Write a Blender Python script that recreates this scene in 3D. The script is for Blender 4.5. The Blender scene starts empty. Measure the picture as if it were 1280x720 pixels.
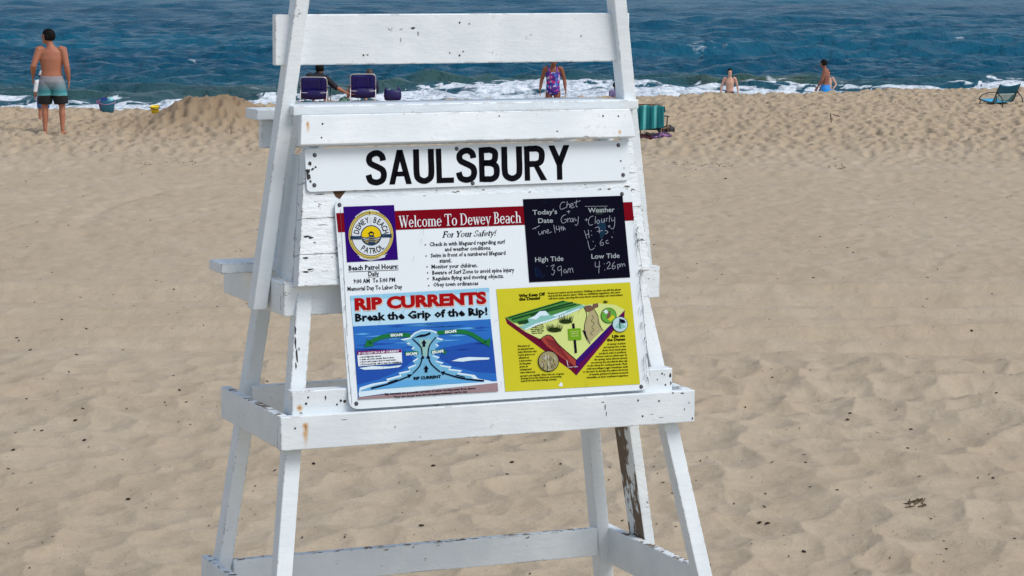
import bpy, bmesh, math, random
import numpy as np
from mathutils import Vector, Matrix
from mathutils.geometry import tessellate_polygon
from mathutils.bvhtree import BVHTree
R = math.radians
random.seed(7)
scene = bpy.context.scene
C = scene.collection

# ------------------------------------------------------------------ camera, sky, sun, exposure
FOC, HOR, ROLL, CAMZ = 3304.2, -52.27, 0.0042, 3.0
cam_d = bpy.data.cameras.new('camera'); cam = bpy.data.objects.new('camera', cam_d); C.objects.link(cam)
cam_d.sensor_width = 36; cam_d.lens = FOC*36/1280; cam_d.clip_start = 0.1; cam_d.clip_end = 20000
PITCH = math.atan((360-HOR)/FOC)
cam.matrix_world = Matrix.Translation((0, 0, CAMZ)) @ Matrix.Rotation(R(90)-PITCH, 4, 'X') @ Matrix.Rotation(ROLL, 4, 'Z')
scene.camera = cam
scene.view_settings.view_transform = 'Standard'; scene.view_settings.look = 'None'
scene.view_settings.gamma = 1; scene.view_settings.use_curve_mapping = False
scene.view_settings.exposure = 0.52
SUN_EL, SUN_AZ = R(52), R(122)          # azimuth clockwise from +Y (the sea)
world = bpy.data.worlds.new('World'); scene.world = world; world.use_nodes = True
nt = world.node_tree; bg = nt.nodes['Background']
sky = nt.nodes.new('ShaderNodeTexSky'); sky.sky_type = 'NISHITA'; sky.sun_disc = False
sky.sun_elevation = SUN_EL; sky.sun_rotation = SUN_AZ; sky.air_density = 1.0; sky.dust_density = 1.2; sky.ozone_density = 2.0
hs = nt.nodes.new('ShaderNodeHueSaturation'); hs.inputs['Saturation'].default_value = 0.72
nt.links.new(sky.outputs[0], hs.inputs['Color']); nt.links.new(hs.outputs[0], bg.inputs[0])
bg.inputs[1].default_value = 0.10
sd = bpy.data.lights.new('sun', 'SUN'); sun = bpy.data.objects.new('sun', sd); C.objects.link(sun)
sd.energy = 1.5; sd.angle = R(34); sd.color = (1.0, 0.96, 0.90)
sdir = Vector((math.sin(SUN_AZ)*math.cos(SUN_EL), math.cos(SUN_AZ)*math.cos(SUN_EL), math.sin(SUN_EL)))
sun.rotation_euler = (-sdir).to_track_quat('-Z', 'Y').to_euler(); sun.location = (5, -10, 20)

# ------------------------------------------------------------------ helpers: numbers
def gp(u, v, z=0.0):
    """world point at height z seen at picture position u, v (1280x720)"""
    v, u = v-ROLL*(u-640), u+ROLL*(v-360)
    d = (CAMZ-z)*FOC/(v-HOR)
    return Vector(((u-640)/FOC*d, d, z))
def hash2(ix, iy, s):
    h = (ix*374761393 + iy*668265263 + s*1442695041) & 0xffffffff
    h = ((h ^ (h >> 13))*1274126177) & 0xffffffff
    return ((h ^ (h >> 16)) & 0xffff)/65535.0
def vnoise(x, y, s=0):
    ix = np.floor(x).astype(np.int64); iy = np.floor(y).astype(np.int64); fx = x-ix; fy = y-iy
    fx = fx*fx*(3-2*fx); fy = fy*fy*(3-2*fy)
    a = hash2(ix, iy, s); b = hash2(ix+1, iy, s); c = hash2(ix, iy+1, s); d = hash2(ix+1, iy+1, s)
    return (a*(1-fx)+b*fx)*(1-fy)+(c*(1-fx)+d*fx)*fy - 0.5
def fbm(x, y, s=0, o=4):
    r = 0; a = 1.0
    for k in range(o): r = r+a*vnoise(x*2**k+17*k, y*2**k-31*k, s+k); a *= 0.5
    return r
def worley(x, y, s=0):
    ix = np.floor(x).astype(np.int64); iy = np.floor(y).astype(np.int64)
    f1 = np.full(x.shape, 9.0); f2 = np.full(x.shape, 9.0)
    for dx in (-1, 0, 1):
        for dy in (-1, 0, 1):
            px = ix+dx+hash2(ix+dx, iy+dy, s); py = iy+dy+hash2(ix+dx, iy+dy, s+7)
            d = np.hypot(px-x, py-y); f2 = np.minimum(f2, np.maximum(f1, d)); f1 = np.minimum(f1, d)
    return f1, f2
def sstep(a, b, x): t = np.clip((x-a)/(b-a), 0, 1); return t*t*(3-2*t)

# ------------------------------------------------------------------ helpers: materials
MATS = {}
def mat(name, col, rough=0.6, spec=0.5, var=0.08, scale=30.0, bump=0.0, metal=0.0, coord='Object'):
    if name in MATS: return MATS[name]
    m = bpy.data.materials.new(name); m.use_nodes = True; n = m.node_tree; L = n.links
    p = n.nodes['Principled BSDF']; p.inputs['Roughness'].default_value = rough; p.inputs['Metallic'].default_value = metal
    p.inputs['Specular IOR Level'].default_value = spec
    tc = n.nodes.new('ShaderNodeTexCoord'); no = n.nodes.new('ShaderNodeTexNoise')
    no.inputs['Scale'].default_value = scale; no.inputs['Detail'].default_value = 4; L.new(tc.outputs[coord], no.inputs['Vector'])
    mx = n.nodes.new('ShaderNodeMix'); mx.data_type = 'RGBA'
    mx.inputs[6].default_value = tuple(max(0, c*(1-var)) for c in col)+(1,); mx.inputs[7].default_value = tuple(min(1, c*(1+var)) for c in col)+(1,)
    L.new(no.outputs['Fac'], mx.inputs[0]); L.new(mx.outputs[2], p.inputs['Base Color'])
    if bump:
        b = n.nodes.new('ShaderNodeBump'); b.inputs['Strength'].default_value = bump; b.inputs['Distance'].default_value = 0.01
        L.new(no.outputs['Fac'], b.inputs['Height']); L.new(b.outputs[0], p.inputs['Normal'])
    MATS[name] = m; return m
def srgb(r, g, b):
    f = lambda c: (c/255/12.92 if c/255 < 0.04045 else ((c/255+0.055)/1.055)**2.4)
    return (f(r), f(g), f(b))
class G:
    """tiny node-graph writer"""
    def __init__(s, m): s.t = m.node_tree; s.L = s.t.links
    def n(s, typ, **kw):
        x = s.t.nodes.new('ShaderNode'+typ)
        for k, v in kw.items(): setattr(x, k, v)
        return x
    def val(s, sock, v):
        if hasattr(v, 'default_value') or isinstance(v, bpy.types.NodeSocket): s.L.new(v, sock)
        else: sock.default_value = v
    def math(s, op, a, b=0.0, c=None, clamp=False):
        x = s.n('Math', operation=op, use_clamp=clamp); s.val(x.inputs[0], a); s.val(x.inputs[1], b)
        if c is not None: s.val(x.inputs[2], c)
        return x.outputs[0]
    def ramp(s, f, a, b, lo=0.0, hi=1.0):
        x = s.n('MapRange', interpolation_type='SMOOTHSTEP'); s.val(x.inputs[0], f)
        for i, v in enumerate((a, b, lo, hi)): x.inputs[i+1].default_value = v
        return x.outputs[0]
    def noise(s, vec, scale, detail=4, rough=0.5, stretch=None, dim='3D'):
        if stretch is not None:
            mp = s.n('Mapping'); s.L.new(vec, mp.inputs[0]); mp.inputs['Scale'].default_value = stretch; vec = mp.outputs[0]
        x = s.n('TexNoise'); s.L.new(vec, x.inputs['Vector']); x.inputs['Scale'].default_value = scale
        x.inputs['Detail'].default_value = detail; x.inputs['Roughness'].default_value = rough
        return x.outputs['Fac']
    def mix(s, f, a, b):
        x = s.n('Mix', data_type='RGBA'); s.val(x.inputs[0], f)
        for i, v in ((6, a), (7, b)):
            if isinstance(v, tuple): x.inputs[i].default_value = v[:3]+(1,)
            else: s.L.new(v, x.inputs[i])
        return x.outputs[2]
    def bump(s, h, strength, dist, prev=None):
        x = s.n('Bump'); x.inputs['Strength'].default_value = strength; x.inputs['Distance'].default_value = dist
        s.L.new(h, x.inputs['Height'])
        if prev is not None: s.L.new(prev, x.inputs['Normal'])
        return x.outputs[0]

def paint_material(name, peel=0.0, rust=(), bare=0.0, top=0.0):
    """white gloss paint on old lumber: worn edges, flaking spots, rust runs under the bolts"""
    m = bpy.data.materials.new(name); m.use_nodes = True; g = G(m); p = m.node_tree.nodes['Principled BSDF']
    co = g.n('TexCoord').outputs['Object']
    soft = g.noise(co, 6, 5); grain = g.noise(co, 22, 5, 0.6, (0.35, 2, 2)); fine = g.noise(co, 55, 6, 0.65)
    base = g.mix(g.ramp(soft, 0.3, 0.75), (0.70, 0.76, 0.79), (0.80, 0.85, 0.87))
    dirt = g.math('MULTIPLY', g.ramp(fine, 0.56, 0.74), g.ramp(soft, 0.42, 0.7)); base = g.mix(g.math('MULTIPLY', dirt, 0.6), base, (0.36, 0.35, 0.32))
    bev = g.n('Bevel', samples=4); bev.inputs[0].default_value = 0.010
    geo = g.n('NewGeometry'); dot = g.n('VectorMath', operation='DOT_PRODUCT'); g.L.new(bev.outputs[0], dot.inputs[0]); g.L.new(geo.outputs['Normal'], dot.inputs[1])
    edge = g.ramp(dot.outputs['Value'], 0.99, 0.86)
    patch = g.noise(co, 3.2, 3); chip = g.noise(co, 34, 5, 0.62, (0.6, 1.3, 1.3))
    e = g.math('MULTIPLY', edge, g.ramp(g.math('ADD', g.math('MULTIPLY', chip, 0.75), g.math('MULTIPLY', patch, 0.5)), 0.655, 0.70))
    flake = g.math('MULTIPLY', g.ramp(chip, 0.665-0.03*peel, 0.69-0.03*peel), g.ramp(patch, 0.56-0.12*peel, 0.62-0.12*peel))
    mask = g.math('MAXIMUM', e, flake)
    if bare:
        b = g.ramp(g.math('ADD', g.noise(co, 9, 5, 0.6, (1, 1, 0.35)), g.math('MULTIPLY', g.noise(co, 30, 4), 0.3)), 0.66-bare*0.3, 0.72-bare*0.3)
        dn = g.n('VectorMath', operation='DOT_PRODUCT'); g.L.new(geo.outputs['Normal'], dn.inputs[0]); dn.inputs[1].default_value = (-0.921, -0.390, 0)
        mask = g.math('MAXIMUM', mask, g.math('MULTIPLY', b, g.ramp(dn.outputs['Value'], 0.55, 0.75)))
    if top:
        sn = g.n('SeparateXYZ'); g.L.new(geo.outputs['Normal'], sn.inputs[0])
        t_ = g.math('ADD', g.math('MULTIPLY', g.noise(co, 11, 4, 0.6), 0.7), g.math('MULTIPLY', chip, 0.45))
        mask = g.math('MAXIMUM', mask, g.math('MULTIPLY', g.ramp(sn.outputs[2], 0.35, 0.8), g.ramp(t_, 0.64-top*0.12, 0.67-top*0.12)))
    wood = g.mix(g.noise(co, 40, 4, 0.6, (0.3, 3, 3)), (0.085, 0.062, 0.045), (0.24, 0.17, 0.11))
    colr = g.mix(mask, base, wood)
    sep = g.n('SeparateXYZ'); g.L.new(co, sep.inputs[0])
    for (rx, rz, w, ln) in rust:
        dx = g.math('DIVIDE', g.math('SUBTRACT', g.math('ADD', sep.outputs[0], g.math('MULTIPLY', fine, 0.012)), rx+0.006), w)
        dz = g.math('SUBTRACT', sep.outputs[2], rz)
        up = g.math('DIVIDE', g.math('MAXIMUM', dz, 0.0), w); dn = g.math('DIVIDE', g.math('MAXIMUM', g.math('MULTIPLY', dz, -1.0), 0.0), ln)
        d = g.math('SQRT', g.math('ADD', g.math('MULTIPLY', dx, dx), g.math('ADD', g.math('MULTIPLY', up, up), g.math('MULTIPLY', dn, dn))))
        k = g.math('MULTIPLY', g.ramp(d, 1.0, 0.1), g.ramp(fine, 0.25, 0.55, 0.6, 1.0))
        colr = g.mix(k, colr, g.mix(g.ramp(d, 0.28, 0.0), (0.58, 0.31, 0.08), (0.16, 0.07, 0.02)))
    g.L.new(colr, p.inputs['Base Color'])
    g.L.new(g.ramp(mask, 0, 1, 0.42, 0.85), p.inputs['Roughness'])
    crack = g.noise(co, 16, 6, 0.7, (0.8, 1.2, 1.6))
    nb = g.bump(g.math('SUBTRACT', g.math('ADD', g.math('MULTIPLY', grain, 0.5), g.math('MULTIPLY', crack, 0.5+peel)), g.math('MULTIPLY', mask, 0.5)), 0.5, 0.004+0.008*peel)
    g.L.new(nb, p.inputs['Normal']); MATS[name] = m; return m

# ------------------------------------------------------------------ helpers: meshes
def link(name, me, m, parent=None):
    o = bpy.data.objects.new(name, me); C.objects.link(o)
    for x in (m if isinstance(m, (list, tuple)) else [m]): me.materials.append(x)
    if parent is not None: o.parent = parent
    return o
def from_bm(name, bm, m, parent=None, smooth=False):
    bmesh.ops.recalc_face_normals(bm, faces=bm.faces)
    me = bpy.data.meshes.new(name); bm.to_mesh(me); bm.free()
    if smooth:
        for p in me.polygons: p.use_smooth = True
    return link(name, me, m, parent)
def tag(o, label, cat, group=None, kind=None):
    if label: o['label'] = label
    if cat: o['category'] = cat
    if group: o['group'] = group
    if kind: o['kind'] = kind
    return o
def thing(name, label, cat, loc=(0, 0, 0), rz=0.0, group=None):
    o = bpy.data.objects.new(name, None); C.objects.link(o); o.location = loc; o.rotation_euler = (0, 0, rz)
    o.empty_display_size = 0.1
    return tag(o, label, cat, group)
def hexa(bm, c, bev=0.003):
    """box from 8 corners: 4 of one end, then the 4 facing them"""
    t = bmesh.new(); v = [t.verts.new(p) for p in c]
    for f in ((0, 1, 2, 3), (7, 6, 5, 4), (0, 4, 5, 1), (1, 5, 6, 2), (2, 6, 7, 3), (3, 7, 4, 0)): t.faces.new([v[i] for i in f])
    bmesh.ops.recalc_face_normals(t, faces=t.faces)
    if bev: bmesh.ops.bevel(t, geom=list(t.edges), offset=bev, segments=2, affect='EDGES', profile=0.5)
    me = bpy.data.meshes.new('t'); t.to_mesh(me); t.free(); bm.from_mesh(me); bpy.data.meshes.remove(me)
def abox(bm, x0, x1, y0, y1, z0, z1, bev=0.003):
    hexa(bm, [(x0, y0, z0), (x1, y0, z0), (x1, y1, z0), (x0, y1, z0), (x0, y0, z1), (x1, y0, z1), (x1, y1, z1), (x0, y1, z1)], bev)
def beam(bm, a, b, w, d, bev=0.004):
    """straight timber with horizontal cut ends, w across x, d across y"""
    a = Vector(a); b = Vector(b); q = [(-w/2, -d/2), (w/2, -d/2), (w/2, d/2), (-w/2, d/2)]
    hexa(bm, [a+Vector((x, y, 0)) for x, y in q]+[b+Vector((x, y, 0)) for x, y in q], bev)
def loft(bm, secs, n=14, ref=(1, 0, 0), cap=0.55):
    """closed tube through (centre, rx, ry) sections; rx lies along ref"""
    P = [Vector(s[0]) for s in secs]; rings = []
    T = []
    for i in range(len(P)):
        t = P[min(i+1, len(P)-1)]-P[max(i-1, 0)]; T.append(t.normalized())
    ext = []
    a0 = P[0]-T[0]*cap*min(secs[0][1], secs[0][2]); a1 = P[-1]+T[-1]*cap*min(secs[-1][1], secs[-1][2])
    S = [(P[0]-T[0]*cap*0.7*min(secs[0][1], secs[0][2]), secs[0][1]*0.7, secs[0][2]*0.7, T[0])]
    S += [(P[i], secs[i][1], secs[i][2], T[i]) for i in range(len(P))]
    S += [(P[-1]+T[-1]*cap*0.7*min(secs[-1][1], secs[-1][2]), secs[-1][1]*0.7, secs[-1][2]*0.7, T[-1])]
    for c, rx, ry, t in S:
        u = Vector(ref)-t*t.dot(Vector(ref))
        if u.length < 1e-3: u = Vector((0, 1, 0))-t*t.y
        u.normalize(); w = t.cross(u)
        rings.append([bm.verts.new(c+u*rx*math.cos(2*math.pi*k/n)+w*ry*math.sin(2*math.pi*k/n)) for k in range(n)])
    for r0, r1 in zip(rings, rings[1:]):
        for k in range(n): bm.faces.new((r0[k], r0[(k+1) % n], r1[(k+1) % n], r1[k]))
    e0 = bm.verts.new(a0); e1 = bm.verts.new(a1)
    for k in range(n):
        bm.faces.new((e0, rings[0][(k+1) % n], rings[0][k])); bm.faces.new((e1, rings[-1][k], rings[-1][(k+1) % n]))
def tube(bm, pts, r, n=8): loft(bm, [(p, r, r) for p in pts], n, ref=(0.31, 0.2, 0.93), cap=0.5)
def ell(bm, c, r, rot=None, seg=16):
    M = Matrix.Translation(c) @ (rot.to_4x4() if rot else Matrix()) @ Matrix.Diagonal((r[0], r[1], r[2], 1))
    bmesh.ops.create_uvsphere(bm, u_segments=seg, v_segments=seg//2+2, radius=1, matrix=M)
def smooth_path(pts, n=6, closed=False):
    P = [Vector(p) for p in pts]; out = []; N = len(P)
    rng = range(N if closed else N-1)
    for i in rng:
        p0 = P[(i-1) % N] if closed or i > 0 else P[0]; p1 = P[i]; p2 = P[(i+1) % N]; p3 = P[(i+2) % N] if closed or i+2 < N else P[-1]
        for k in range(n):
            t = k/n
            out.append(0.5*((2*p1)+(p2-p0)*t+(2*p0-5*p1+4*p2-p3)*t*t+(3*p1-p0-3*p2+p3)*t**3))
    if not closed: out.append(P[-1])
    return out
def grid_mesh(name, co, nr, nc):
    me = bpy.data.meshes.new(name); nv = nr*nc
    idx = np.arange(nv).reshape(nr, nc)
    q = np.stack([idx[:-1, :-1], idx[:-1, 1:], idx[1:, 1:], idx[1:, :-1]], -1).reshape(-1, 4)
    me.vertices.add(nv); me.vertices.foreach_set('co', co.astype(np.float32).ravel())
    me.loops.add(q.size); me.loops.foreach_set('vertex_index', q.astype(np.int32).ravel())
    me.polygons.add(len(q)); me.polygons.foreach_set('loop_start', np.arange(0, q.size, 4, dtype=np.int32))
    me.polygons.foreach_set('use_smooth', np.ones(len(q), bool)); me.update(calc_edges=True); return me
def attr(me, name, a):
    x = me.attributes.new(name, 'FLOAT', 'POINT'); x.data.foreach_set('value', a.astype(np.float32).ravel())

# ------------------------------------------------------------------ the beach
CREST_X = np.array([0, 190, 320, 400, 520, 640, 760, 850, 880, 905, 1000, 1050, 1120, 1200, 1280])
CREST_V = np.array([136, 136, 131, 126.3, 126.0, 123.8, 121, 118.5, 115.5, 115.5, 115, 113, 109, 109, 107.5])
CREST_V = CREST_V-ROLL*(CREST_X-640); TH = (CREST_X-640)/FOC; CR_D = CAMZ*FOC/(CREST_V-HOR)
def crest(th): return np.interp(th, TH, CR_D)
def sand_z(x, y):
    th = x/np.maximum(y, 1); dc = crest(th); wide = y
    wx = x+0.16*fbm(x*1.5, y*1.5, 91, 3); wy = y+0.16*fbm(x*1.1, y*1.1, 92, 3)
    f1, f2 = worley(wx/0.30, wy/0.42, 3); g1, g2 = worley(wx/0.17+9, wy/0.24, 5)
    near = 1-sstep(19, 30, y); far = sstep(36, 46, y)
    bowl = 0.078*np.minimum(f1, 0.85)**1.5+0.022*np.minimum(g1, 0.8)**1.3
    amp = (0.30+0.72*fbm(x*0.35, y*0.2, 41, 2)+0.32)
    band = sstep(19.2, 20.2, y)*(1-sstep(24.2, 25.5, y)); bowl = bowl*(1-0.7*band)
    z = bowl*(0.16+0.84*near-0.02*far)*np.clip(amp+0.25, 0.12, 1.25)
    z += 0.040*fbm(x*0.9, y*0.9, 11, 3)*(0.5+0.5*near)+0.015*fbm(x*5, y*4, 12, 4)
    # footprints, denser towards the water
    for sc, s, a in ((0.40, 21, 0.060), (0.30, 22, 0.048)):
        h1, h2 = worley(x/sc, y/(sc*1.4), s)
        z -= 1.25*a*(1-sstep(0.08, 0.30, h1))*(0.16*(1-near)+1.1*far)
        z += 0.35*a*np.exp(-((h1-0.40)/0.10)**2)*(0.1*(1-near)+1.0*far)
    z += far*(0.05*fbm(x*1.4, y*0.6, 33, 3)+0.045*fbm(x*5.5, y*2.6, 34, 3))
    # vehicle tracks along the shore
    for y0, sl, w, dp in ((20.35, 0.012, 0.16, 0.035), (21.0, 0.010, 0.13, -0.03), (21.55, 0.008, 0.18, 0.045), (22.3, 0.008, 0.12, -0.02), (23.2, 0.01, 0.2, 0.03), (23.9, 0.01, 0.14, -0.025),
                          (18.0, 0.02, 0.10, 0.022), (18.35, 0.02, 0.1, -0.02), (41.0, -0.02, 0.25, 0.05), (37.2, -0.05, 0.3, 0.045), (29.0, 0.03, 0.2, 0.02)):
        yy = y0+sl*x+0.10*fbm(x*0.25, x*0+y0, 51, 2)
        z -= (1.7+1.6*(20 < y0 < 24.5))*dp*np.exp(-((y-yy)/w)**2)*(0.5+0.8*np.clip(fbm(x*0.5, y*0.1, 52, 2)+0.4, 0, 1))
    # curved turning track left of the stand
    cx, cy = -3.55, 31.0
    rr = np.hypot((x-cx)/1.35, (y-cy)/4.3); an = np.arctan2((y-cy)/4.3, (x-cx)/1.35)
    z -= 0.03*np.exp(-((rr-1.0)/0.09)**2)*sstep(1.3, 2.0, np.abs(an))
    # heap of dug sand
    hx, hy = -5.55, 48.2
    q = np.exp(-(((x-hx-0.05)/0.78)**4+((y-hy)/1.5)**2)*0.8)
    z += q*(0.42+0.11*fbm(x*3.0, y*2.0, 61, 5))+0.05*np.exp(-(((x-hx)/1.5)**2+((y-hy)/2.0)**2))
    z += 0.10*np.exp(-(((x+4.3)/0.8)**2+((y-49.5)/1.2)**2))
    for bx, by, bw, bh in ((4.24, 57.6, 0.20, 0.13), (4.6, 57.9, 0.14, 0.08)): z += bh*np.exp(-((x-bx)/bw)**2-((y-by)/0.5)**2)
    # fall to the water past the crest of the beach
    s = y-dc+0.5*fbm(x*0.6, x*0+3, 71, 3)
    z += np.where(s > 0, -0.19*s, 0)*1.0
    z -= 0.02*np.maximum(0, s-5)
    return z
def PC(u, back, lift=0.0):
    """point on the sand this far inland of the beach crest"""
    th = (u-640)/FOC; y = float(crest(th))-back; x = th*y
    return Vector((x, y, float(sand_z(np.array([x]), np.array([y]))[0])+lift))
def P2(u, v, lift=0.0):
    """point on the sand at picture position u, v"""
    z = 0.0
    for _ in range(3):
        p = gp(u, v, z); z = float(sand_z(np.array([p.x]), np.array([p.y]))[0])
    p.z = z+lift; return p
vv = np.concatenate([np.array([2600, 2000, 1600, 1300, 1100, 980, 900, 840]), np.arange(800, 300, -1.35), np.arange(300, 150, -0.8), np.arange(150, 84, -0.35)])
d = CAMZ*FOC/(vv-HOR)
uu = np.concatenate([np.array([-5200, -3600, -2500, -1700, -1200, -800, -550, -380, -300]), np.arange(-260, 1540, 1.75), np.array([1580, 1660, 1830, 2080, 2480, 2980, 3780, 4880, 6480])])
TT = (uu-640)/FOC
yy = np.repeat(d[:, None], len(TT), 1); xx = yy*TT[None, :]
zz = sand_z(xx, yy)
sand_me = grid_mesh('beach_sand', np.stack([xx, yy, zz], -1), len(d), len(TT))
attr(sand_me, 'rough', sstep(38, 47, yy))
hp = np.exp(-((xx+5.4)/1.7)**2-((yy-48.2)/2.6)**2)
attr(sand_me, 'damp', np.clip(hp+0.0*yy+0.55*sstep(-1.2, 2.0, yy-crest(xx/yy)), 0, 1))
def sand_material():
    m = bpy.data.materials.new('sand'); m.use_nodes = True; g = G(m); p = m.node_tree.nodes['Principled BSDF']
    co = g.n('TexCoord').outputs['Object']
    big = g.noise(co, 0.5, 4); mid = g.noise(co, 3.0, 5, 0.6); gr = g.noise(co, 160, 3, 0.7); sp = g.noise(co, 42, 4, 0.65)
    c = g.mix(g.ramp(big, 0.3, 0.7), (0.500, 0.405, 0.290), (0.535, 0.447, 0.332))
    c = g.mix(g.ramp(mid, 0.35, 0.75, 0, 0.55), c, (0.445, 0.35, 0.235))
    c = g.mix(g.ramp(gr, 0.4, 0.7, 0, 0.55), c, (0.32, 0.25, 0.165))
    c = g.mix(g.ramp(sp, 0.62, 0.8, 0, 0.35), c, (0.22, 0.17, 0.12))
    a = g.n('Attribute', attribute_name='rough'); c = g.mix(g.math('MULTIPLY', a.outputs['Fac'], 0.5), c, (0.42, 0.315, 0.20))
    a = g.n('Attribute', attribute_name='damp'); c = g.mix(g.math('MULTIPLY', a.outputs['Fac'], 0.75), c, (0.235, 0.155, 0.085))
    g.L.new(c, p.inputs['Base Color']); p.inputs['Roughness'].default_value = 0.95; p.inputs['Specular IOR Level'].default_value = 0.15
    nb = g.bump(mid, 0.5, 0.03); nb = g.bump(g.noise(co, 12, 5, 0.6), 0.6, 0.018, nb); nb = g.bump(gr, 0.8, 0.006, nb); g.L.new(nb, p.inputs['Normal'])
    return m
SAND = sand_material()
tag(link('beach_sand', sand_me, SAND), None, None, kind='structure')
bm = bmesh.new(); bmesh.ops.create_grid(bm, x_segments=2, y_segments=2, size=1, matrix=Matrix.Translation((0, -75, -0.30)) @ Matrix.Diagonal((300, 120, 1, 1)))
tag(from_bm('ground', bm, SAND), None, None, kind='structure')

# ------------------------------------------------------------------ the sea
WZ = -1.25
FO_U = np.array([-400, 0, 150, 330, 420, 480, 520, 560, 620, 680, 720, 760, 820, 870, 900, 960, 1010, 1100, 1180, 1240, 1280, 1700])
FO_V = np.array([117, 116, 118, 116, 115, 108, 102, 100, 97, 94, 91, 92, 95, 97, 101, 100, 97, 99, 96, 93, 92, 92])
FO_V = FO_V-ROLL*(FO_U-640); FO_D = (CAMZ-WZ)*FOC/(FO_V-HOR)
RD_U = np.array([-400, 100, 350, 480, 540, 640, 700, 760, 840, 880, 910, 960, 1010, 1060, 1150, 1280, 1700])
RD_H = np.array([0.30, 0.35, 0.40, 0.50, 0.55, 0.5, 0.45, 0.40, 0.45, 0.8, 1.0, 1.05, 0.75, 0.3, 0.22, 0.18, 0.15])
vs = np.concatenate([np.arange(152, 60, -0.36), np.arange(60, 0, -0.36), np.arange(0, -40, -0.6), -40-12.0*(1-0.93**np.arange(1, 70))])
d = (CAMZ-WZ)*FOC/(vs-HOR)
uu = np.concatenate([np.array([-6000, -4200, -3000, -2200, -1500, -1000, -650, -430, -340]), np.arange(-300, 1580, 2.4), np.array([1620, 1700, 1900, 2280, 2780, 3480, 4280, 5480, 7280])])
TT = (uu-640)/FOC; yy = np.repeat(d[:, None], len(TT), 1); xx = yy*TT[None, :]; th = np.repeat(TT[None, :], len(d), 0)
z = np.full(xx.shape, WZ); rs = np.random.RandomState(4)
cell = np.maximum(yy**2/((CAMZ-WZ)*FOC)*0.36, yy/FOC*2.4)
for k in range(52):
    lam = 0.62*1.082**k*(0.9+0.2*rs.rand()); ang = rs.randn()*0.5; kx = math.sin(ang)*2*math.pi/lam; ky = math.cos(ang)*2*math.pi/lam
    A = 0.016*lam**0.75*(1.0 if lam < 3.2 else 0.6 if lam < 6 else 0.3); ph = rs.rand()*6.28
    w = np.clip((lam/(1.8*cell))-0.6, 0, 1)*(0.45+0.55*sstep(66, 95, yy))
    s = np.sin(kx*xx+ky*yy+ph+1.3*fbm(xx/lam/5, yy/lam/5, 100+k, 2))
    z += A*w*(2*((s+1)/2)**1.6-1)
# swells: low ridges lying along the shore, steep on the landward face
dout = np.interp(th, (FO_U-640)/FOC, FO_D)
rdh = np.interp(th, (RD_U-640)/FOC, RD_H)*(0.92+0.2*fbm(xx*0.12, 0*yy, 130, 2))
def swell(c, wf, wb, h): q = yy-c; return h*np.where(q < 0, np.exp(-(q/wf)**2), np.exp(-(q/wb)**2))
z += swell(dout+2.2+1.0*fbm(xx*0.2, 0*xx, 131, 2), 1.3, 3.2, rdh*0.42)
for c0, h, s in ((112, 0.40, 133), (128, 0.42, 134), (150, 0.42, 135), (178, 0.45, 136), (215, 0.45, 137), (262, 0.5, 138), (330, 0.5, 139)):
    z += swell(c0+0.25*xx+5*fbm(xx*0.05, 0*xx, s, 3), 2.2+c0/150, 4+c0/60, 0.7*h*np.clip(0.55+1.3*fbm(xx*0.045, 0*xx+s, s+20, 2), 0, 1.2))
# foam: broken water between the last swell and the sand
q = dout-yy; wid = 3.0
str_ = fbm(xx*0.28, yy*0.45, 150, 5); lace = np.abs(fbm(xx*0.7+2*str_, yy*0.8, 151, 4))
cover = sstep(-1.4, 1.2, q+2.2*str_)*np.clip(0.60+0.06*q, 0.4, 1.0)
foam = np.clip(sstep(0.04, 0.34, cover+0.85*str_-0.5*(lace < 0.11)*(1-sstep(8, 18, q))-0.30)*sstep(0.0, 0.25, cover), 0, 1)
# crest flecks of the breaking swell
cr = np.exp(-((yy-(dout+1.2))/1.6)**2)*sstep(0.55, 0.95, rdh)*sstep(0.12, 0.35, fbm(xx*0.9, yy*0.5, 155, 4)+0.08)
foam = np.clip(foam+0.8*cr, 0, 1)
fl = sstep(0.40, 0.52, fbm(xx*0.5, yy*0.14, 160, 4))*sstep(80, 90, yy)*(1-sstep(140, 190, yy))*0.35
z += foam*(0.01+0.05*np.clip(fbm(xx*0.9, yy*0.9, 152, 4)+0.25, 0, 1)+0.02*fbm(xx*6, yy*3, 153, 2))
sea_me = grid_mesh('sea_water', np.stack([xx, yy, z], -1), len(d), len(TT))
attr(sea_me, 'foam', np.clip(foam+fl, 0, 1))
attr(sea_me, 'shoal', np.clip(rdh*np.exp(-((yy-(dout+2.0))/2.6)**2)*1.1+0.35*(1-sstep(80, 112, yy)), 0, 1))
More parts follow.
